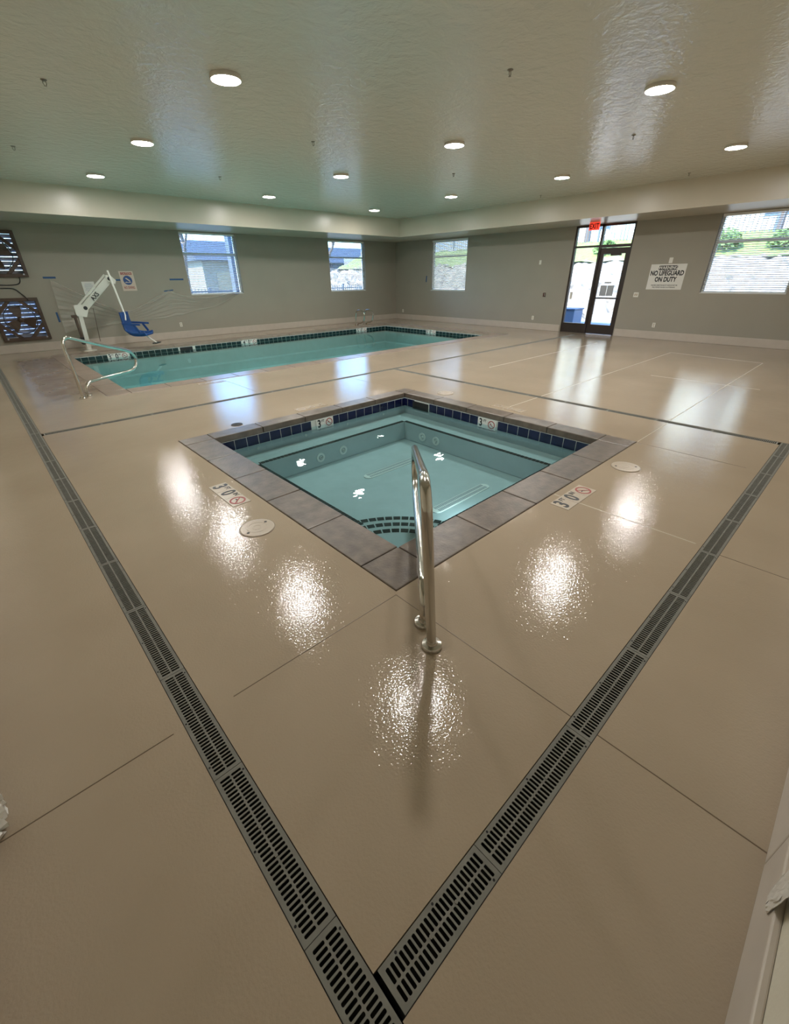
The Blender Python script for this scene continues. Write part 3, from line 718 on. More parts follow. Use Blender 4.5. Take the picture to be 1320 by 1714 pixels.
mb = MB(); mb.box((sx_+.02,2.36,-.08),(wd-ft+.01,d-ft+.01,-.072)); part(mb, 'pane', PANE, door)
mb = MB(); mb.tube([(l0+.05,1.0,-.05),(l0+.05,1.0,.01),(l1-.05,1.0,.01),(l1-.05,1.0,-.05)], .014, 8); part(mb, 'push_bar', BRONZE, leaf)
mb = MB(); mb.box((l0+.33,2.09,-.05),(l0+.62,2.15,.01)); part(mb, 'closer', BRONZE, leaf)
mb = MB(); mb.tube([(l0+.035,.75,-.05),(l0+.035,.75,0),(l0+.035,1.25,0),(l0+.035,1.25,-.05)], .01, 8); part(mb, 'handle', BRONZE, leaf)
for k, (u0, u1, z0, z1, lab) in enumerate(((.17,.36,1.06,1.34,'grey paper notice on the door glass, nearer the hinge side of the pair'), (.37,.56,1.06,1.34,'grey paper notice on the door glass, nearer the push edge of the pair'), (.26,.46,1.39,1.43,'small grey strip label above the two door notices'))):
    mb = MB(); mb.box((l0+.02+u0, z0, -.0715), (l0+.02+u1, z1, -.0705)); o = mb.build('paper_notice', PAPER); o.matrix_basis = MD; tag(o, lab, 'notice', 'notices on the door glass')
mb = MB(); mb.box((.11, .95, -.0715), (.19, 1.15, -.0705)); o = mb.build('paper_notice', SIGNW); o.matrix_basis = MD; tag(o, 'narrow white notice on the sidelight glass', 'notice')

# ---------------------------------------------------------------- exit sign
ex = thing('exit_sign', 'lit red exit sign hanging over the sidelight', 'exit sign', (13.55, 6.40, 2.80)); ex.matrix_basis = T(13.55, 6.40, 2.80) @ WB
mb = MB(); mb.box((-.14,-.1,-.02),(.14,.08,.02)); part(mb, 'housing', EXITR, ex, bevel=.004)
t = text_mb('EXIT', .17, .74, .005); xf(t, T(0, -.012, .022)); part(t, 'lettering', EXITD, ex)
mb = MB(); mb.box((-.05,.075,-.015),(.05,.08,.015)); mb.lathe([(.012,0),(.012,.01)], 12, T(0,.07,0)); part(mb, 'canopy', WHITE, ex)

# ---------------------------------------------------------------- ceiling lights and sprinklers
def lamp_():
    root = thing('ceiling_light', '', 'ceiling light', group='round ceiling lights')
    mb = MB(); mb.lathe([(.153,0),(.156,-.026),(.150,-.036),(.143,-.037),(.141,-.024)], 36); part(mb, 'rim', TRIMW, root, smooth=True)
    mb = MB(); mb.lathe([(.1405,-.025),(.140,-.034),(.12,-.037),(.05,-.038)], 36); part(mb, 'lens', LAMP, root, smooth=True)
    return root
pr = lamp_()
LS = [(2.74,5.40,'ceiling light nearest the viewer, above the left side of the spa'), (6.40,2.57,'ceiling light nearest the viewer, above the cross drain'), (2.78,8.38,'ceiling light above the pool steps'),
      (6.41,5.48,'ceiling light behind the spa, in the middle row'), (9.98,2.62,'ceiling light closest to the big window'), (2.77,11.38,'ceiling light above the pool in front of the lift'),
      (6.44,8.42,'ceiling light above the near edge of the pool, in the middle row'), (10.03,5.62,'ceiling light closest to the exit door'), (6.50,11.46,'ceiling light above the pool in front of the first window'),
      (10.05,8.62,'ceiling light near the exit wall, above the deck past the pool'), (10.12,11.68,'ceiling light deepest in the room above the far end of the pool'), (2.75,2.55,'ceiling light above the drain corner, overhead')]
for i, (x, y, lab) in enumerate(LS):
    if i == 0: pr.location = (x, y, ZC); pr['label'] = 'white round '+lab
    else: dup(pr, (x, y, ZC), 'white round '+lab)
sp = thing('sprinkler_head', '', 'sprinkler', group='ceiling sprinkler heads')
mb = MB(); mb.lathe([(.03,0),(.03,-.004),(.018,-.01),(.011,-.012)], 18); part(mb, 'escutcheon', SPRK, sp, smooth=True)
mb = MB(); mb.tube([(.012,0,-.012),(.016,0,-.03),(.004,0,-.05)], .003, 6); mb.tube([(-.012,0,-.012),(-.016,0,-.03),(-.004,0,-.05)], .003, 6); part(mb, 'frame_arm', SPRK, sp)
mb = MB(); mb.lathe([(.014,-.05),(.014,-.052),(.004,-.053)], 12); part(mb, 'deflector', SPRK, sp)
SL = [(4.8,3.42,'above the spa'), (1.40,6.69,'nearest the long left drain'), (4.72,6.81,'above the deck between spa and pool'), (4.69,10.11,'above the pool near the first window'), (8.1,6.91,'above the deck near the middle light row'), (8.11,3.49,'above the deck in front of the warning sign'),
      (11.79,3.79,'closest to the soffit by the warning sign'), (11.86,7.17,'closest to the soffit by the exit door'), (1.41,9.94,'above the pool steps')]
for i, (x, y, lab) in enumerate(SL):
    if i == 0: sp.location = (x, y, ZC); sp['label'] = 'small sprinkler head on the ceiling '+lab
    else: dup(sp, (x, y, ZC), 'small sprinkler head on the ceiling '+lab)

# ---------------------------------------------------------------- signs and plates
def sign(name, label, M, w_, h_, m_, cat='sign', r=.0):
    root = thing(name, label, cat); root.matrix_basis = M
    mb = MB(); mb.box((-w_/2,-h_/2,0),(w_/2,h_/2,.006)); part(mb, 'panel', m_, root, bevel=.004)
    return root
s1 = sign('warning_sign', 'white warning no lifeguard on duty sign on the exit wall', T(XB, 4.447, 1.547) @ WB, .866, .60, SIGNW)
def rrect(w_, h_, r, n=5):
    return [(sx*(w_/2-r)+r*math.cos(a), sy*(h_/2-r)+r*math.sin(a)) for sx, sy, a0 in ((1,1,0),(-1,1,PI/2),(-1,-1,PI),(1,-1,1.5*PI)) for a in [a0+PI/2*i/n for i in range(n+1)]]
mb = MB(); mb.prism(rrect(.46,.105,.03), .006, .0072, T(0,.215)); part(mb, 'banner', INK, s1)
part(xf(text_mb('WARNING', .105, .92, .0025), T(0,.213,.008)), 'banner_lettering', SIGNW, s1)
t = xf(text_mb('NO LIFEGUARD', .155, .74, .006), T(0,.085,.007)); t2 = xf(text_mb('ON DUTY', .155, .74, .006), T(0,-.062,.007)); t.add(t2.v, t2.f)
t2 = xf(text_mb('CHILDREN UNDER THE AGE OF 14 SHOULD NOT USE', .037, .72, .001), T(0,-.198,.007)); t.add(t2.v, t2.f)
t2 = xf(text_mb('POOL WITHOUT AN ADULT IN ATTENDANCE', .037, .72, .001), T(0,-.247,.007)); t.add(t2.v, t2.f)
part(t, 'lettering', INK, s1)
s2 = sign('caution_sign', 'white caution no diving sign with blue disc on the fan wall', T(3.73, YA, 1.60) @ WA, .36, .49, SIGNP)
mb = MB(); mb.box((-.14,.155,.006),(.14,.215,.007)); part(mb, 'banner', RED, s2)
part(xf(text_mb('CAUTION', .062, .9, .001), T(0,.183,.008)), 'banner_lettering', SIGNP, s2)
mb = MB(); mb.lathe([(.115,.006),(.115,.0075),(.05,.0076)], 32, T(.0,.02)); part(mb, 'blue_disc', BLUE, s2)
mb = MB(); mb.prism([(-.06,.05),(-.02,.06),(.05,.0),(.07,-.03),(.03,-.02),(-.02,.02)], .0077, .0084, T(0,.02)); mb.prism([(-.08,-.05),(-.04,-.035),(0,-.05),(.04,-.035),(.08,-.05),(.08,-.06),(-.08,-.06)], .0077, .0084, T(0,.02)); part(mb, 'pictogram', SIGNP, s2)
part(xf(text_mb('NO DIVING', .088, .6, .002), T(.0,-.165,.007)), 'lettering', RED, s2)
s3 = sign('pool_notice', 'small white notice sheet on the fan wall behind the lift arm', T(2.745, YA, 1.445) @ WA, .29, .31, SIGNW, 'notice')
mb = MB()
for i, (zz_, ww) in enumerate(((.10,.16),(.065,.19),(.03,.2),(-.005,.17),(-.04,.2),(-.075,.12))): mb.box((-ww/2,zz_-.006,.006),(ww/2,zz_+.006,.0068))
part(mb, 'print', PAPER, s3)
def plate(x, M, label, kind='outlet', m_=WHITE, w_=.075, h_=.118):
    root = thing('wall_plate', label, 'outlet' if kind == 'outlet' else 'wall plate', group='wall plates and outlets'); root.matrix_basis = M
    mb = MB(); mb.box((-w_/2,-h_/2,0),(w_/2,h_/2,.006)); part(mb, 'cover', m_, root, bevel=.003)
    mb = MB()
    if kind == 'outlet':
        for z in (-.024, .024): mb.box((-.016,z-.014,.006),(.016,z+.014,.008))
    elif kind == 'switch':
        for u in (-.024, .024): mb.box((u-.014,-.03,.006),(u+.014,.03,.01))
    if mb.v: part(mb, 'receptacle' if kind == 'outlet' else 'rocker', CREAM, root)
    return root
plate(0, T(XB, 14.55, .33) @ WB, 'small white outlet near the far room corner')
plate(0, T(XB, 8.24, .36) @ WB, 'small white outlet low on the wall left of the exit door')
plate(0, T(XB, 8.23, 1.985) @ WB, 'small white blank plate high on the wall left of the exit door', 'blank')
plate(0, T(XB, 5.10, 1.11) @ WB, 'white switch plate between exit door and warning sign', 'switch', w_=.13)
plate(0, T(XB, 4.44, .36) @ WB, 'small white outlet low on the wall below the warning sign')
plate(0, T(XB, 4.43, 1.93) @ WB, 'white blank plate just above the warning sign', 'blank', w_=.09, h_=.13)
plate(0, T(4.89, YA, .39) @ WA, 'small white outlet below the draped plastic')
jb = thing('junction_box', 'brown open junction box with loose wires left of the door', 'junction box'); jb.matrix_basis = T(XB, 7.93, 1.06) @ WB
mb = MB(); mb.box((-.05,-.06,0),(.05,.06,.004)); part(mb, 'box_rim', BROWN, jb)
for i, cc in enumerate((RED, INK, WHITE)):
    mb = MB(); mb.tube(smooth_path([(-.03+.03*i,-.03,.004),(-.02+.02*i,.0,.03),(-.01+.02*i,.03,.02),(.01,.02+.01*i,.03)], 4), .005, 6); part(mb, 'wire', cc, jb)

# masking tape strips
def tape(M, w_, h_, label):
    mb = MB(); mb.box((-w_/2,-h_/2,0),(w_/2,h_/2,.002)); o = mb.build('tape_strip', TAPE); o.matrix_basis = M; tag(o, label, 'tape', 'blue masking tape strips')
R2 = lambda a: Matrix.Rotation(a, 4, 'Z')
tape(T(1.94, YA-.001, 1.70) @ WA, .27, .045, 'blue tape strip holding the upper corner of the plastic, nearest the fans')
tape(T(1.83, YA-.001, .78) @ WA, .045, .24, 'upright blue tape strip beside the lower fan')
tape(T(5.06, YA-.001, 1.627) @ WA, .40, .045, 'long blue tape strip beside the first window')
tape(T(3.50, YA-.001, 1.63) @ WA, .13, .04, 'short blue tape strip at the edge of the caution sign')
tape(T(4.76, YA-.001, 1.335) @ WA @ R2(.1), .27, .03, 'blue tape strip at the peak of the draped plastic')
tape(T(XB-.001, 13.2, 1.54) @ WB @ R2(-.12), .05, .22, 'blue tape strip on the exit wall left of its far window')

# ---------------------------------------------------------------- draped plastic on the fan wall
top = [(1.93,1.66),(2.3,1.42),(2.8,1.10),(3.3,.86),(3.6,.84),(4.04,1.02),(4.5,1.24),(4.75,1.335),(5.0,1.24),(5.4,1.12),(5.9,1.10),(6.4,1.17),(6.85,1.24),(6.97,1.24)]
bot = [(1.86,.40),(2.3,.44),(2.8,.50),(3.3,.53),(3.6,.55),(4.04,.58),(4.5,.62),(4.75,.65),(5.0,.68),(5.4,.74),(5.9,.82),(6.4,.95),(6.85,1.16),(6.97,1.22)]
def lerp(tab, t):
    f = t*(len(tab)-1); i = min(int(f), len(tab)-2); a, b = Vector(tab[i]), Vector(tab[i+1]); return a+(b-a)*(f-i)
mb = MB(); NU, NV = 130, 80
for i in range(NU+1):
    for j in range(NV+1):
        u, v = i/NU, j/NV; p = lerp(top, u)*(1-v)+lerp(bot, u)*v
        fold = math.sin(v*38+2.0*math.sin(u*9)+u*4)*.5+math.sin(v*71+1.5*math.sin(u*13)+2)*.35+.25*math.sin(u*11+v*3)
        dep = .035+.022*fold*min(1, 4*v*(1-v)+.35)
        mb.v.append((p.x, YA-.012-dep, p.y+.012*math.sin(u*40+v*5)*v))
for i in range(NU):
    for j in range(NV): k = i*(NV+1)+j; mb.f.append((k, k+NV+1, k+NV+2, k+1))
for u0, u1 in ((.0,.33),(.33,.545),(.545,.99),(.36,.56)):
    mb.tube([(p.x, YA-.05, p.y-(.06*math.sin(PI*k/24) if u0 == .36 else 0)) for k in range(25) for p in [lerp(top, u0+(u1-u0)*k/24)]], [.006+.010*math.sin(PI*k/24) for k in range(25)], 6)
tag(mb.build('plastic_sheet', FILM, smooth=True), 'clear masking plastic draped along the fan wall under the first window', 'plastic sheet')
def crumple(name, M, w_, h_, label, seed, dp=1.0):
    rd = random.Random(seed); mb = MB(); n = 14
    for i in range(n+1):
        for j in range(n+1):
            u, v = i/n-.5, j/n; e_ = 1-.35*abs(2*v-1)
            mb.v.append((u*w_*e_+rd.uniform(-1,1)*w_*.05, v*h_, dp*(.03*math.cos(u*PI)+.012*math.sin(u*40+3*v)+rd.uniform(0,.012))))
    for i in range(n):
        for j in range(n): k = i*(n+1)+j; mb.f.append((k, k+n+1, k+n+2, k+1))
    o = mb.build(name, WRAP); o.matrix_basis = M; s_ = o.modifiers.new('t', 'SOLIDIFY'); s_.thickness = .001
    tag(o, label, 'plastic sheet'); return o
WD = Matrix(((0,0,1),(1,0,0),(0,1,0))).to_4x4()
WC = Matrix(((-1,0,0),(0,0,1),(0,1,0))).to_4x4()
crumple('plastic_wrap', T(XD+.062, 1.50, .004) @ WD, .30, .20, 'crumpled white masking film at the base of the west wall', 3)
crumple('plastic_wrap', T(1.05, YC+.0215, .145) @ WC, .11, .30, 'crumpled white masking film hanging on the wall beside the drain corner', 5, .14)

# ---------------------------------------------------------------- exhaust fans
def fan(f, label, ang):
    xa, xb, za, zb = f; w_ = xb-xa; root = thing('exhaust_fan', label, 'fan', group='wall exhaust fans'); root.matrix_basis = T((xa+xb)/2, YA, (za+zb)/2) @ WA
    hw = w_/2; fr = .075
    mb = MB()
    for s_ in (-1, 1):
        mb.box((-hw, s_*hw-fr if s_ > 0 else -hw, -.02), (hw, hw if s_ > 0 else -hw+fr, .07)); mb.box((s_*hw-fr if s_ > 0 else -hw, -hw+fr, -.02), (hw if s_ > 0 else -hw+fr, hw-fr, .07))
    part(mb, 'frame', BROWN, root, bevel=.005)
    for k in range(4):
        mb = MB(); R_ = R2(PI/4+k*PI/2); mb.box((.345,-.245,.0),(.42,.245,.05), R_); part(mb, 'corner_brace', BROWN, root)
    mb = MB(); mb.ring(.318, .333, -.01, .045, 40); part(mb, 'fan_ring', DARK, root)
    mb = MB(); mb.box((-.42,-.452,.0),(.42,-.436,.04)); mb.box((-.40,-.41,.045),(-.13,-.40,.05)); part(mb, 'lower_lip', LOUV, root)
    mb = MB()
    for k in range(3):
        a0 = ang+k*2*PI/3; pts = []
        for r_, dw, tw in ((.05,.04,.5),(.13,.08,.45),(.22,.118,.38),(.30,.125,.3)):
            for s_ in (-1, 1): pts.append((r_*math.cos(a0)-s_*dw*math.sin(a0), r_*math.sin(a0)+s_*dw*math.cos(a0), .02+s_*dw*tw*.5))
        mb.add(pts, [(0,2,3,1),(2,4,5,3),(4,6,7,5)])
    bl = part(mb, 'blades', BROWN, root); bl.modifiers.new('t', 'SOLIDIFY').thickness = .004
    mb = MB(); mb.lathe([(.06,-.06),(.065,.03),(.045,.05),(.02,.055)], 24); part(mb, 'hub', BROWN, root, smooth=True)
    mb = MB(); mb.box((-hw+.05,-.03,-.06),(hw-.05,.0,-.03)); part(mb, 'motor_bracket', BROWN, root)
    mb = MB(); n = 9
    for i in range(n):
        z = -hw+.06+i*(w_-.12)/n; a_ = Vector((0, z, -.19)); b_ = Vector((0, z+.088, -.165))
        mb.add([(-hw+.05,a_.y,a_.z),(hw-.05,a_.y,a_.z),(hw-.05,b_.y,b_.z),(-hw+.05,b_.y,b_.z)], [(0,1,2,3)])
    lv = part(mb, 'louvers', LOUV, root); lv.modifiers.new('t', 'SOLIDIFY').thickness = .004
    for u in (-.40, .40):
        mb = MB(); mb.lathe([(.02,.07),(.02,.075),(.008,.078)], 10, T(u,-.43)); part(mb, 'bolt', LOUV, root)
fan(FANS[0], 'brown square exhaust fan high on the wall, upper of the two', .4)
fan(FANS[1], 'brown square exhaust fan near the floor, lower of the two', PI/2+.15)
for pts, lab in (([(1.32,YA-.04,1.75),(1.33,YA-.03,1.66),(1.27,YA-.02,1.57),(1.10,YA-.02,1.545),(.9,YA-.02,1.55),(.6,YA-.02,1.56),(.2,YA-.02,1.55)], 'black power cord looping from the upper fan'),
                 ([(1.34,YA-.08,1.20),(1.30,YA-.05,1.28),(1.24,YA-.02,1.36),(1.13,YA-.02,1.465),(.88,YA-.02,1.477),(.5,YA-.02,1.47),(.2,YA-.02,1.45)], 'black power cord running into the lower fan')):
    mb = MB(); mb.tube(smooth_path(pts, 6), .011, 8); tag(mb.build('power_cord', DARK, smooth=True), lab, 'cord', 'fan power cords')

# ---------------------------------------------------------------- pool lift
lift = thing('pool_lift', 'white accessible pool lift with blue chair beside the pool', 'pool lift', (2.15, 14.12, 0))
def LB(mb, name, m_, par=None, rot=False, **k):
    if rot: mb.v = [tuple(CR @ Vector(v)) for v in mb.v]
    mb.v = [tuple(Vector(v)-Vector((2.15,14.12,0))) for v in mb.v]; return part(mb, name, m_, par or lift, **k)
mb = MB(); mb.lathe([(.17,.0),(.17,.012),(.06,.016),(.06,.10),(.05,.105)], 24, T(2.15,14.12)); LB(mb, 'base_socket', LIFTW, smooth=True)
def bar(p, q, w_, h_, up=(0,1,0)):
    p, q = Vector(p), Vector(q); t = (q-p); L_ = t.length; t.normalize(); u = Vector(up); u = (u-t*u.dot(t)).normalized(); s_ = t.cross(u)
    M_ = Matrix((t, u, s_)).transposed().to_4x4(); M_.translation = p; mb = MB(); mb.box((0,-w_/2,-h_/2),(L_,w_/2,h_/2), M_); return mb
LB(bar((2.15,14.12,.10), (2.20,14.12,.98), .10, .10), 'mast', LIFTW, bevel=.01)
mb = bar((2.07,14.10,.16), (2.07,14.10,.84), .09, .05); mb.box((2.0,14.05,.80),(2.12,14.15,.86)); LB(mb, 'control_column', BROWN)
mb = MB(); mb.box((2.02,14.0,.18),(2.10,14.1,.34)); LB(mb, 'battery', DARK)
mb = MB()
for yy in (14.05, 14.18): mb.prism([(2.10,.84),(2.32,.80),(2.42,1.0),(2.36,1.10),(2.12,1.08)], 0, .012, Matrix(((1,0,0,0),(0,0,1,yy),(0,1,0,0),(0,0,0,1))))
LB(mb, 'shoulder_plate', LIFTW)
A0, A1 = Vector((2.30,14.10,.98)), Vector((3.02,13.85,1.66))
LB(bar(A0, A1, .07, .16), 'arm', LIFTW, bevel=.008)
LB(bar(A0+Vector((-.07,0,.10)), A1+Vector((-.07,0,.09)), .035, .04), 'upper_link', LIFTW)
for c_, n_ in ((A0+Vector((.05,-.05,.03)), 1), (A1+Vector((.0,-.05,.0)), 1)):
    mb = MB(); mb.lathe([(.045,-.01),(.045,.012),(.025,.014)], 18, T(*c_) @ Matrix.Rotation(PI/2, 4, 'X')); LB(mb, 'pivot', DARK, smooth=True)
mb = MB(); mb.prism([(2.94,1.74),(3.06,1.74),(3.16,1.62),(3.12,1.54),(2.98,1.60)], 0, .014, Matrix(((1,0,0,0),(0,0,1,13.79),(0,1,0,0),(0,0,0,1)))); LB(mb, 'elbow_plate', LIFTW)
t = text_mb('AXS', .13, .9, .003); an = math.atan2(.68, .72); xf(t, T(2.62, 14.00-.06, 1.27) @ WA @ R2(an)); t.v = [(v[0], v[1]-(v[0]-2.62)*.32, v[2]) for v in t.v]; LB(t, 'arm_lettering', INK)
R0, R1 = Vector((3.03,13.80,1.84)), Vector((3.10,13.62,.80))
mb = MB(); mb.tube([R0, R1], .024, 12); LB(mb, 'hanging_rod', WHITE, smooth=True)
mb = bar(A0+Vector((.22,-.02,.02)), (2.45,14.1,.2), .012, .012); LB(mb, 'drive_rod', BROWN)
# chair (faces +X)
def chair_prof():
    return [(-.10,.90),(-.09,.66),(-.06,.48),(.02,.385),(.14,.345),(.34,.34),(.42,.36)]
cx0, cyc = 3.15, 13.55
CR = T(cx0+.02, cyc, 0) @ Matrix.Rotation(math.radians(-40), 4, 'Z') @ T(-cx0-.02, -cyc, 0)
mb = MB(); pr_ = smooth_path([(a, 0, b) for a, b in chair_prof()], 4); hw = .235; n = len(pr_)
for i, p in enumerate(pr_):
    f_ = i/(n-1); wv = hw*(.80 if f_ < .12 else .80+.20*min(1, (f_-.12)/.25)); lip = .07*min(1, max(0, (f_-.3)/.2))
    for q, u in enumerate((-1,-.93,-.8,0,.8,.93,1)):
        up = lip if abs(u) > .99 else lip*.5 if abs(u) > .9 else 0
        mb.v.append((cx0+p.x, cyc+u*wv, p.z+up))
for i in range(n-1):
    for q in range(6): k = i*7+q; mb.f.append((k, k+1, k+8, k+7))
seat = LB(mb, 'seat_shell', BLUE, rot=True, smooth=True); sm_ = seat.modifiers.new('t', 'SOLIDIFY'); sm_.thickness = .045; sm_.offset = 0
for s_ in (-1, 1):
    mb = bar((cx0-.09, cyc+s_*.245, .635), (cx0+.36, cyc+s_*.245, .605), .045, .03, (0,0,1)); LB(mb, 'armrest', BLUE, rot=True, bevel=.006)
    mb = bar((cx0+.20, cyc+s_*.245, .60), (cx0+.30, cyc+s_*.245, .42), .05, .03, (1,0,0)); LB(mb, 'arm_strut', BLUE, rot=True)
mb = MB(); mb.tube([(cx0+.30,cyc,.335),(cx0+.55,cyc,.14)], .018, 10); LB(mb, 'foot_rod', WHITE, rot=True, smooth=True)
mb = MB(); mb.box((cx0+.49,cyc-.13,.125),(cx0+.61,cyc+.13,.15)); LB(mb, 'footrest', DARK, rot=True, bevel=.008)
mb = bar((3.10,13.62,.82), (cx0-.085,cyc+.02,.70), .05, .03); LB(mb, 'chair_bracket', LIFTW)

# ---------------------------------------------------------------- outside
mb = MB(); gx = (-40, XD-.2, XB+.2, 19); gy = (-30, YC-.2, YA+.2, 75)
mb.v = [(x, y, -.08) for y in gy for x in gx]
mb.f = [(j*4+i, j*4+i+1, j*4+i+5, j*4+i+4) for j in range(3) for i in range(3) if (i, j) != (1, 1)]
struct(mb.build('ground', CONC, up=True), 'pale concrete walk outside the windows', 'ground')
mb = MB(); NX, NY = 60, 150
rd = random.Random(4)
def hz(x):
    if x < 19: return -.08
    if x < 22.5: return -.08+(x-19)/3.5*2.3
    return 2.22
def grid_terrain(x0, x1, y0, y1, nx, ny, amp):
    mb = MB()
    for i in range(nx+1):
        for j in range(ny+1):
            x = x0+(x1-x0)*i/nx; y = y0+(y1-y0)*j/ny; mb.v.append((x+rd.uniform(-amp,amp)*.6, y, hz(x)+rd.uniform(-amp, amp)))
    for i in range(nx):
        for j in range(ny): k = i*(ny+1)+j; mb.f.append((k, k+ny+1, k+ny+2, k+1))
    return mb
struct(grid_terrain(18.9, 22.5, -25, 31, 18, 224, .16).build('hill_rock_face', ROCK), 'sunlit rocky slope outside the exit door', 'rock slope')
def hz(x): return 2.15 if x < 22.8 else 2.25+min(.9, (x-22.8)*.35)
tag(grid_terrain(22.3, 26, -25, 31, 10, 78, .06).build('grass_bank', GRASSM), 'yellow green grass bank above the rocks', 'grass', kind='stuff')
mb = MB(); mb.box((25.8,-40,2.6),(80,34,3.1)); struct(mb.build('terrace', CONC), 'pale terrace above the grass bank', 'ground')
def fence(p, q, h, label, m_, sp_=.12, rails=2, z=0.0):
    p, q = Vector((*p, z)), Vector((*q, z)); t = q-p; L_ = t.length; t.normalize(); root = thing('picket_fence', label, 'fence', tuple(p)); a_ = math.atan2(t.y, t.x); root.rotation_euler = (0,0,a_)
    mb = MB(); n = int(L_/sp_)
    for i in range(n): mb.box((i*sp_-.012,-.012,.1),(i*sp_+.012,.012,h))
    part(mb, 'pickets', m_, root)
    for zz_ in (.18, h-.12):
        mb = MB(); mb.box((0,-.02,zz_-.025),(L_,.02,zz_+.025)); part(mb, 'rail', m_, root)
    for i in range(int(L_/2.4)+1):
        mb = MB(); mb.box((i*2.4-.04,-.04,0),(i*2.4+.04,.04,h+.06)); part(mb, 'post', m_, root)
fence((1, 20.5), (30, 20.5), 1.35, 'grey metal picket fence outside the fan wall windows', FENCEM, .14, z=-.08)
fence((25.2, -10), (25.2, 29.5), 1.3, 'dark metal picket fence on top of the grass bank', FENCEM, .16, z=2.7)
def house(x0, y0, x1, y1, z, h, label, wm, wins, door_=None, ridge='x'):
    root = thing('house', label, 'house', (x0, y0, z)); L_, W_ = x1-x0, y1-y0
    mb = MB(); mb.box((0,0,0),(L_,W_,h)); part(mb, 'walls', wm, root)
    mb = MB(); o_ = .5
    if ridge == 'x': mb.add([(-o_,-o_,h),(L_+o_,-o_,h),(L_+o_,W_+o_,h),(-o_,W_+o_,h),(-o_,W_/2,h+1.6),(L_+o_,W_/2,h+1.6)], [(0,1,5,4),(2,3,4,5),(0,4,3),(1,2,5),(0,3,2,1)])
    else: mb.add([(-o_,-o_,h),(L_+o_,-o_,h),(L_+o_,W_+o_,h),(-o_,W_+o_,h),(L_/2,-o_,h+1.6),(L_/2,W_+o_,h+1.6)], [(0,4,5,3),(1,2,5,4),(0,1,4),(3,5,2),(0,3,2,1)])
    part(mb, 'roof', ROOFM, root)
    for (face, u, zz_, w_, hh) in wins:
        mb = MB(); mf = MB()
        if face == 's': mb.box((u,-.04,zz_),(u+w_,.02,zz_+hh)); mf.box((u-.08,-.03,zz_-.08),(u+w_+.08,.01,zz_+hh+.08))
        else: mb.box((-.04,u,zz_),(.02,u+w_,zz_+hh)); mf.box((-.03,u-.08,zz_-.08),(.01,u+w_+.08,zz_+hh+.08))
        fr_ = part(mf, 'window_frame', FENCEW, root); part(mb, 'pane', GLASSD, fr_)
    if door_:
        u, w_, hh = door_; mb = MB(); mb.box((u,-.05,0),(u+w_,.02,hh)); part(mb, 'garage_door', GARM, root)
    return root
house(15, 38, 26, 46, -.08, 3.0, 'cream house with garage door seen through the window above the plastic', HCREAM, [('s',5.2,1.1,1.2,1.1),('s',7.0,1.1,1.0,1.1)], (1.0,2.8,2.2))
house(29, 40, 40, 48, -.08, 3.0, 'blue grey house seen through the window above the ladder rails', HBLUE, [('s',1.2,1.0,1.3,1.2),('s',4.2,1.0,1.3,1.2)], (6.2,2.2,2.1))
house(28.5, 22.5, 37, 31, 3.1, 3.6, 'pale grey house seen through the nearly closed blind', FENCEW, [('w',1.5,1.0,1.4,1.2),('w',4.5,1.0,1.4,1.2)], None, 'y')
house(31, 9.4, 39, 21, 3.1, 8.5, 'tall cream apartment house added above the rocky slope for the floor reflection of the exit door', STUC, [('w',u,z_,1.2,1.3) for u in (1.2,4.2,7.2,9.6) for z_ in (1.0,4.0,6.6)], None, 'y')  # added tall and sunlit to give a warm white reflection on the floor
house(31, -6, 39, 8.2, 3.1, 8.5, 'tall cream apartment house added above the rocky slope for the floor reflection of the big window', STUC, [('w',u,z_,1.4,1.3) for u in (1.2,4.4,7.6,10.6) for z_ in (1.0,4.0,6.6)], None, 'y')  # second added block, fills the warm reflection below the big window
def tree(x, y, z, h, label, seed, leafy=.3):
    rd = random.Random(seed); root = thing('bare_tree', label, 'tree', (x, y, z), 'trees outside'); mb = MB(); tips = []
    def br(p, d, L_, r, dep):
        q = p+d*L_; mb.tube([p, p+d*L_*.5+Vector((rd.uniform(-.03,.03),rd.uniform(-.03,.03),0))*L_, q], [r, r*.85, r*.65], 6)
        if dep == 0: tips.append(q); return
        for k in range(3 if dep > 1 else 2):
            a_ = rd.uniform(0, 2*PI); s_ = rd.uniform(.35,.75); nd = (d+Vector((math.cos(a_)*s_, math.sin(a_)*s_, .15))).normalized(); br(q, nd, L_*rd.uniform(.6,.8), r*.6, dep-1)
    br(Vector((0,0,0)), Vector((0,0,1)), h*.34, h*.03, 4); part(mb, 'branches', BARK, root)
    mb = MB()
    for t_ in tips:
        if rd.random() < leafy:
            for k in range(8):
                c = t_+Vector((rd.gauss(0,.2), rd.gauss(0,.2), rd.gauss(0,.2))); a_ = Vector((rd.gauss(0,1), rd.gauss(0,1), rd.gauss(0,1))).normalized()*.09; b_ = a_.orthogonal().normalized()*.05
                mb.add([c-a_, c+b_, c+a_, c-b_], [(0,1,2,3)])
    if mb.v: part(mb, 'leaves', LEAF, root)
tree(8.6, 24, -.08, 5.5, 'leafy tree beside the cream house behind the first window', 1, .8)
tree(17.6, 25.5, -.08, 6, 'bare tree in front of the blue grey house', 2, .15)
tree(26.5, 12.8, 2.9, 6, 'tree on the bank seen through the sidelight', 3, .2)
tree(27.0, 9.6, 2.9, 6.5, 'bare tree on the bank seen through the door', 4, .25)
tree(27.0, 4.6, 2.9, 6, 'leafy tree on the bank behind the big window', 5, .7)
tree(27.5, -1.6, 2.9, 6, 'bare tree on the bank seen past the big window edge', 6, .2)
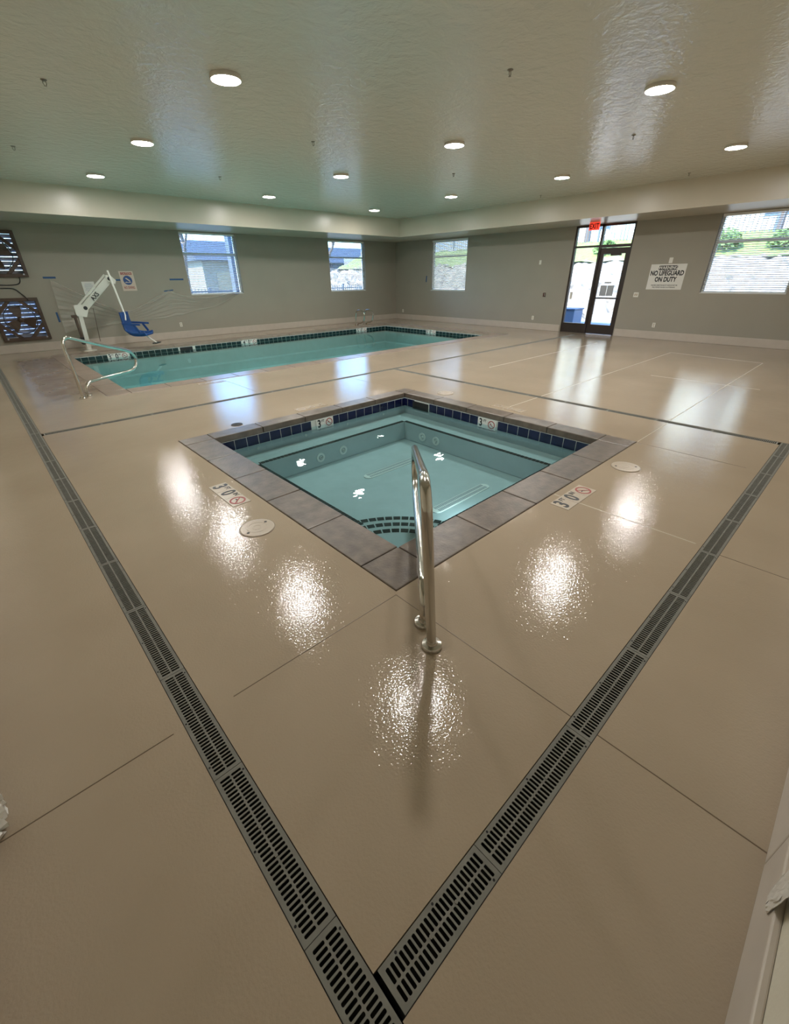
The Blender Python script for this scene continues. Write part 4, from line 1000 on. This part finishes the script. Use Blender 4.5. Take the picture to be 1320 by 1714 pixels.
def bush(x, y, z, r, label, seed):
    rd = random.Random(seed); mb = MB()
    for k in range(420):
        a_ = Vector((rd.gauss(0,1), rd.gauss(0,1), abs(rd.gauss(0,1)))).normalized(); c = a_*r*rd.uniform(.6,1); d_ = Vector((rd.gauss(0,1), rd.gauss(0,1), rd.gauss(0,1))).normalized()*.1; b_ = d_.orthogonal().normalized()*.06
        mb.add([c-d_, c+b_, c+d_, c-b_], [(0,1,2,3)])
    root = thing('shrub', label, 'shrub', (x, y, z), 'shrubs on the bank'); part(mb, 'leaves', LEAF, root)
    mb = MB(); mb.tube([(0,0,-.1),(0,0,r*.7)], .03, 6); part(mb, 'stem', BARK, root)
bush(23.4, 5.6, 2.50, .7, 'round green shrub on the bank behind the big window', 11)
bush(23.4, 3.6, 2.50, .6, 'smaller green shrub on the bank behind the big window edge', 12)
bush(23.6, 10.4, 2.56, .55, 'low shrub on the bank seen through the door', 13)
mb = MB(); ub = thing('utility_box', 'blue grey utility box on the walk outside the sidelight', 'utility box', (17.0, 8.35, -.08))
mb.box((-.35,-.30,0),(.35,.32,.55)); part(mb, 'cabinet', UTIL, ub, bevel=.02); mb = MB(); mb.box((-.38,-.33,.55),(.38,.35,.6)); part(mb, 'lid', UTIL, ub, bevel=.01)
mb = MB(); ct = thing('trash_cart', 'dark blue wheeled cart standing outside the window above the ladder rails', 'trash cart', (14.9, 19.4, -.08))
mb.add([(-.22,-.25,.08),(.22,-.25,.08),(.22,.25,.08),(-.22,.25,.08),(-.28,-.32,1.0),(.28,-.32,1.0),(.28,.32,1.0),(-.28,.32,1.0)], [(3,2,1,0),(4,5,6,7),(0,1,5,4),(1,2,6,5),(2,3,7,6),(3,0,4,7)]); part(mb, 'bin', CART, ct, bevel=.03)
mb = MB(); mb.add([(-.3,-.34,1.0),(.3,-.34,1.0),(.3,.34,1.0),(-.3,.34,1.0),(-.2,-.2,1.12),(.2,-.2,1.12),(.2,.25,1.12),(-.2,.25,1.12)], [(3,2,1,0),(4,5,6,7),(0,1,5,4),(1,2,6,5),(2,3,7,6),(3,0,4,7)]); part(mb, 'lid', CART, ct, bevel=.03)
for s_ in (-1, 1):
    mb = MB(); mb.lathe([(.1,-.03),(.1,.03)], 16, T(s_*.22,.3,.1) @ Matrix.Rotation(PI/2, 4, 'Y')); part(mb, 'wheel', DARK, ct)
mb = MB(); mb.box((0,-.05,-.08),(.3,.25,3.4)); po = mb.build('porch_post', HBLUE); po.location = (8.05, 17.6, 0); tag(po, 'square porch post just outside the first window', 'post')
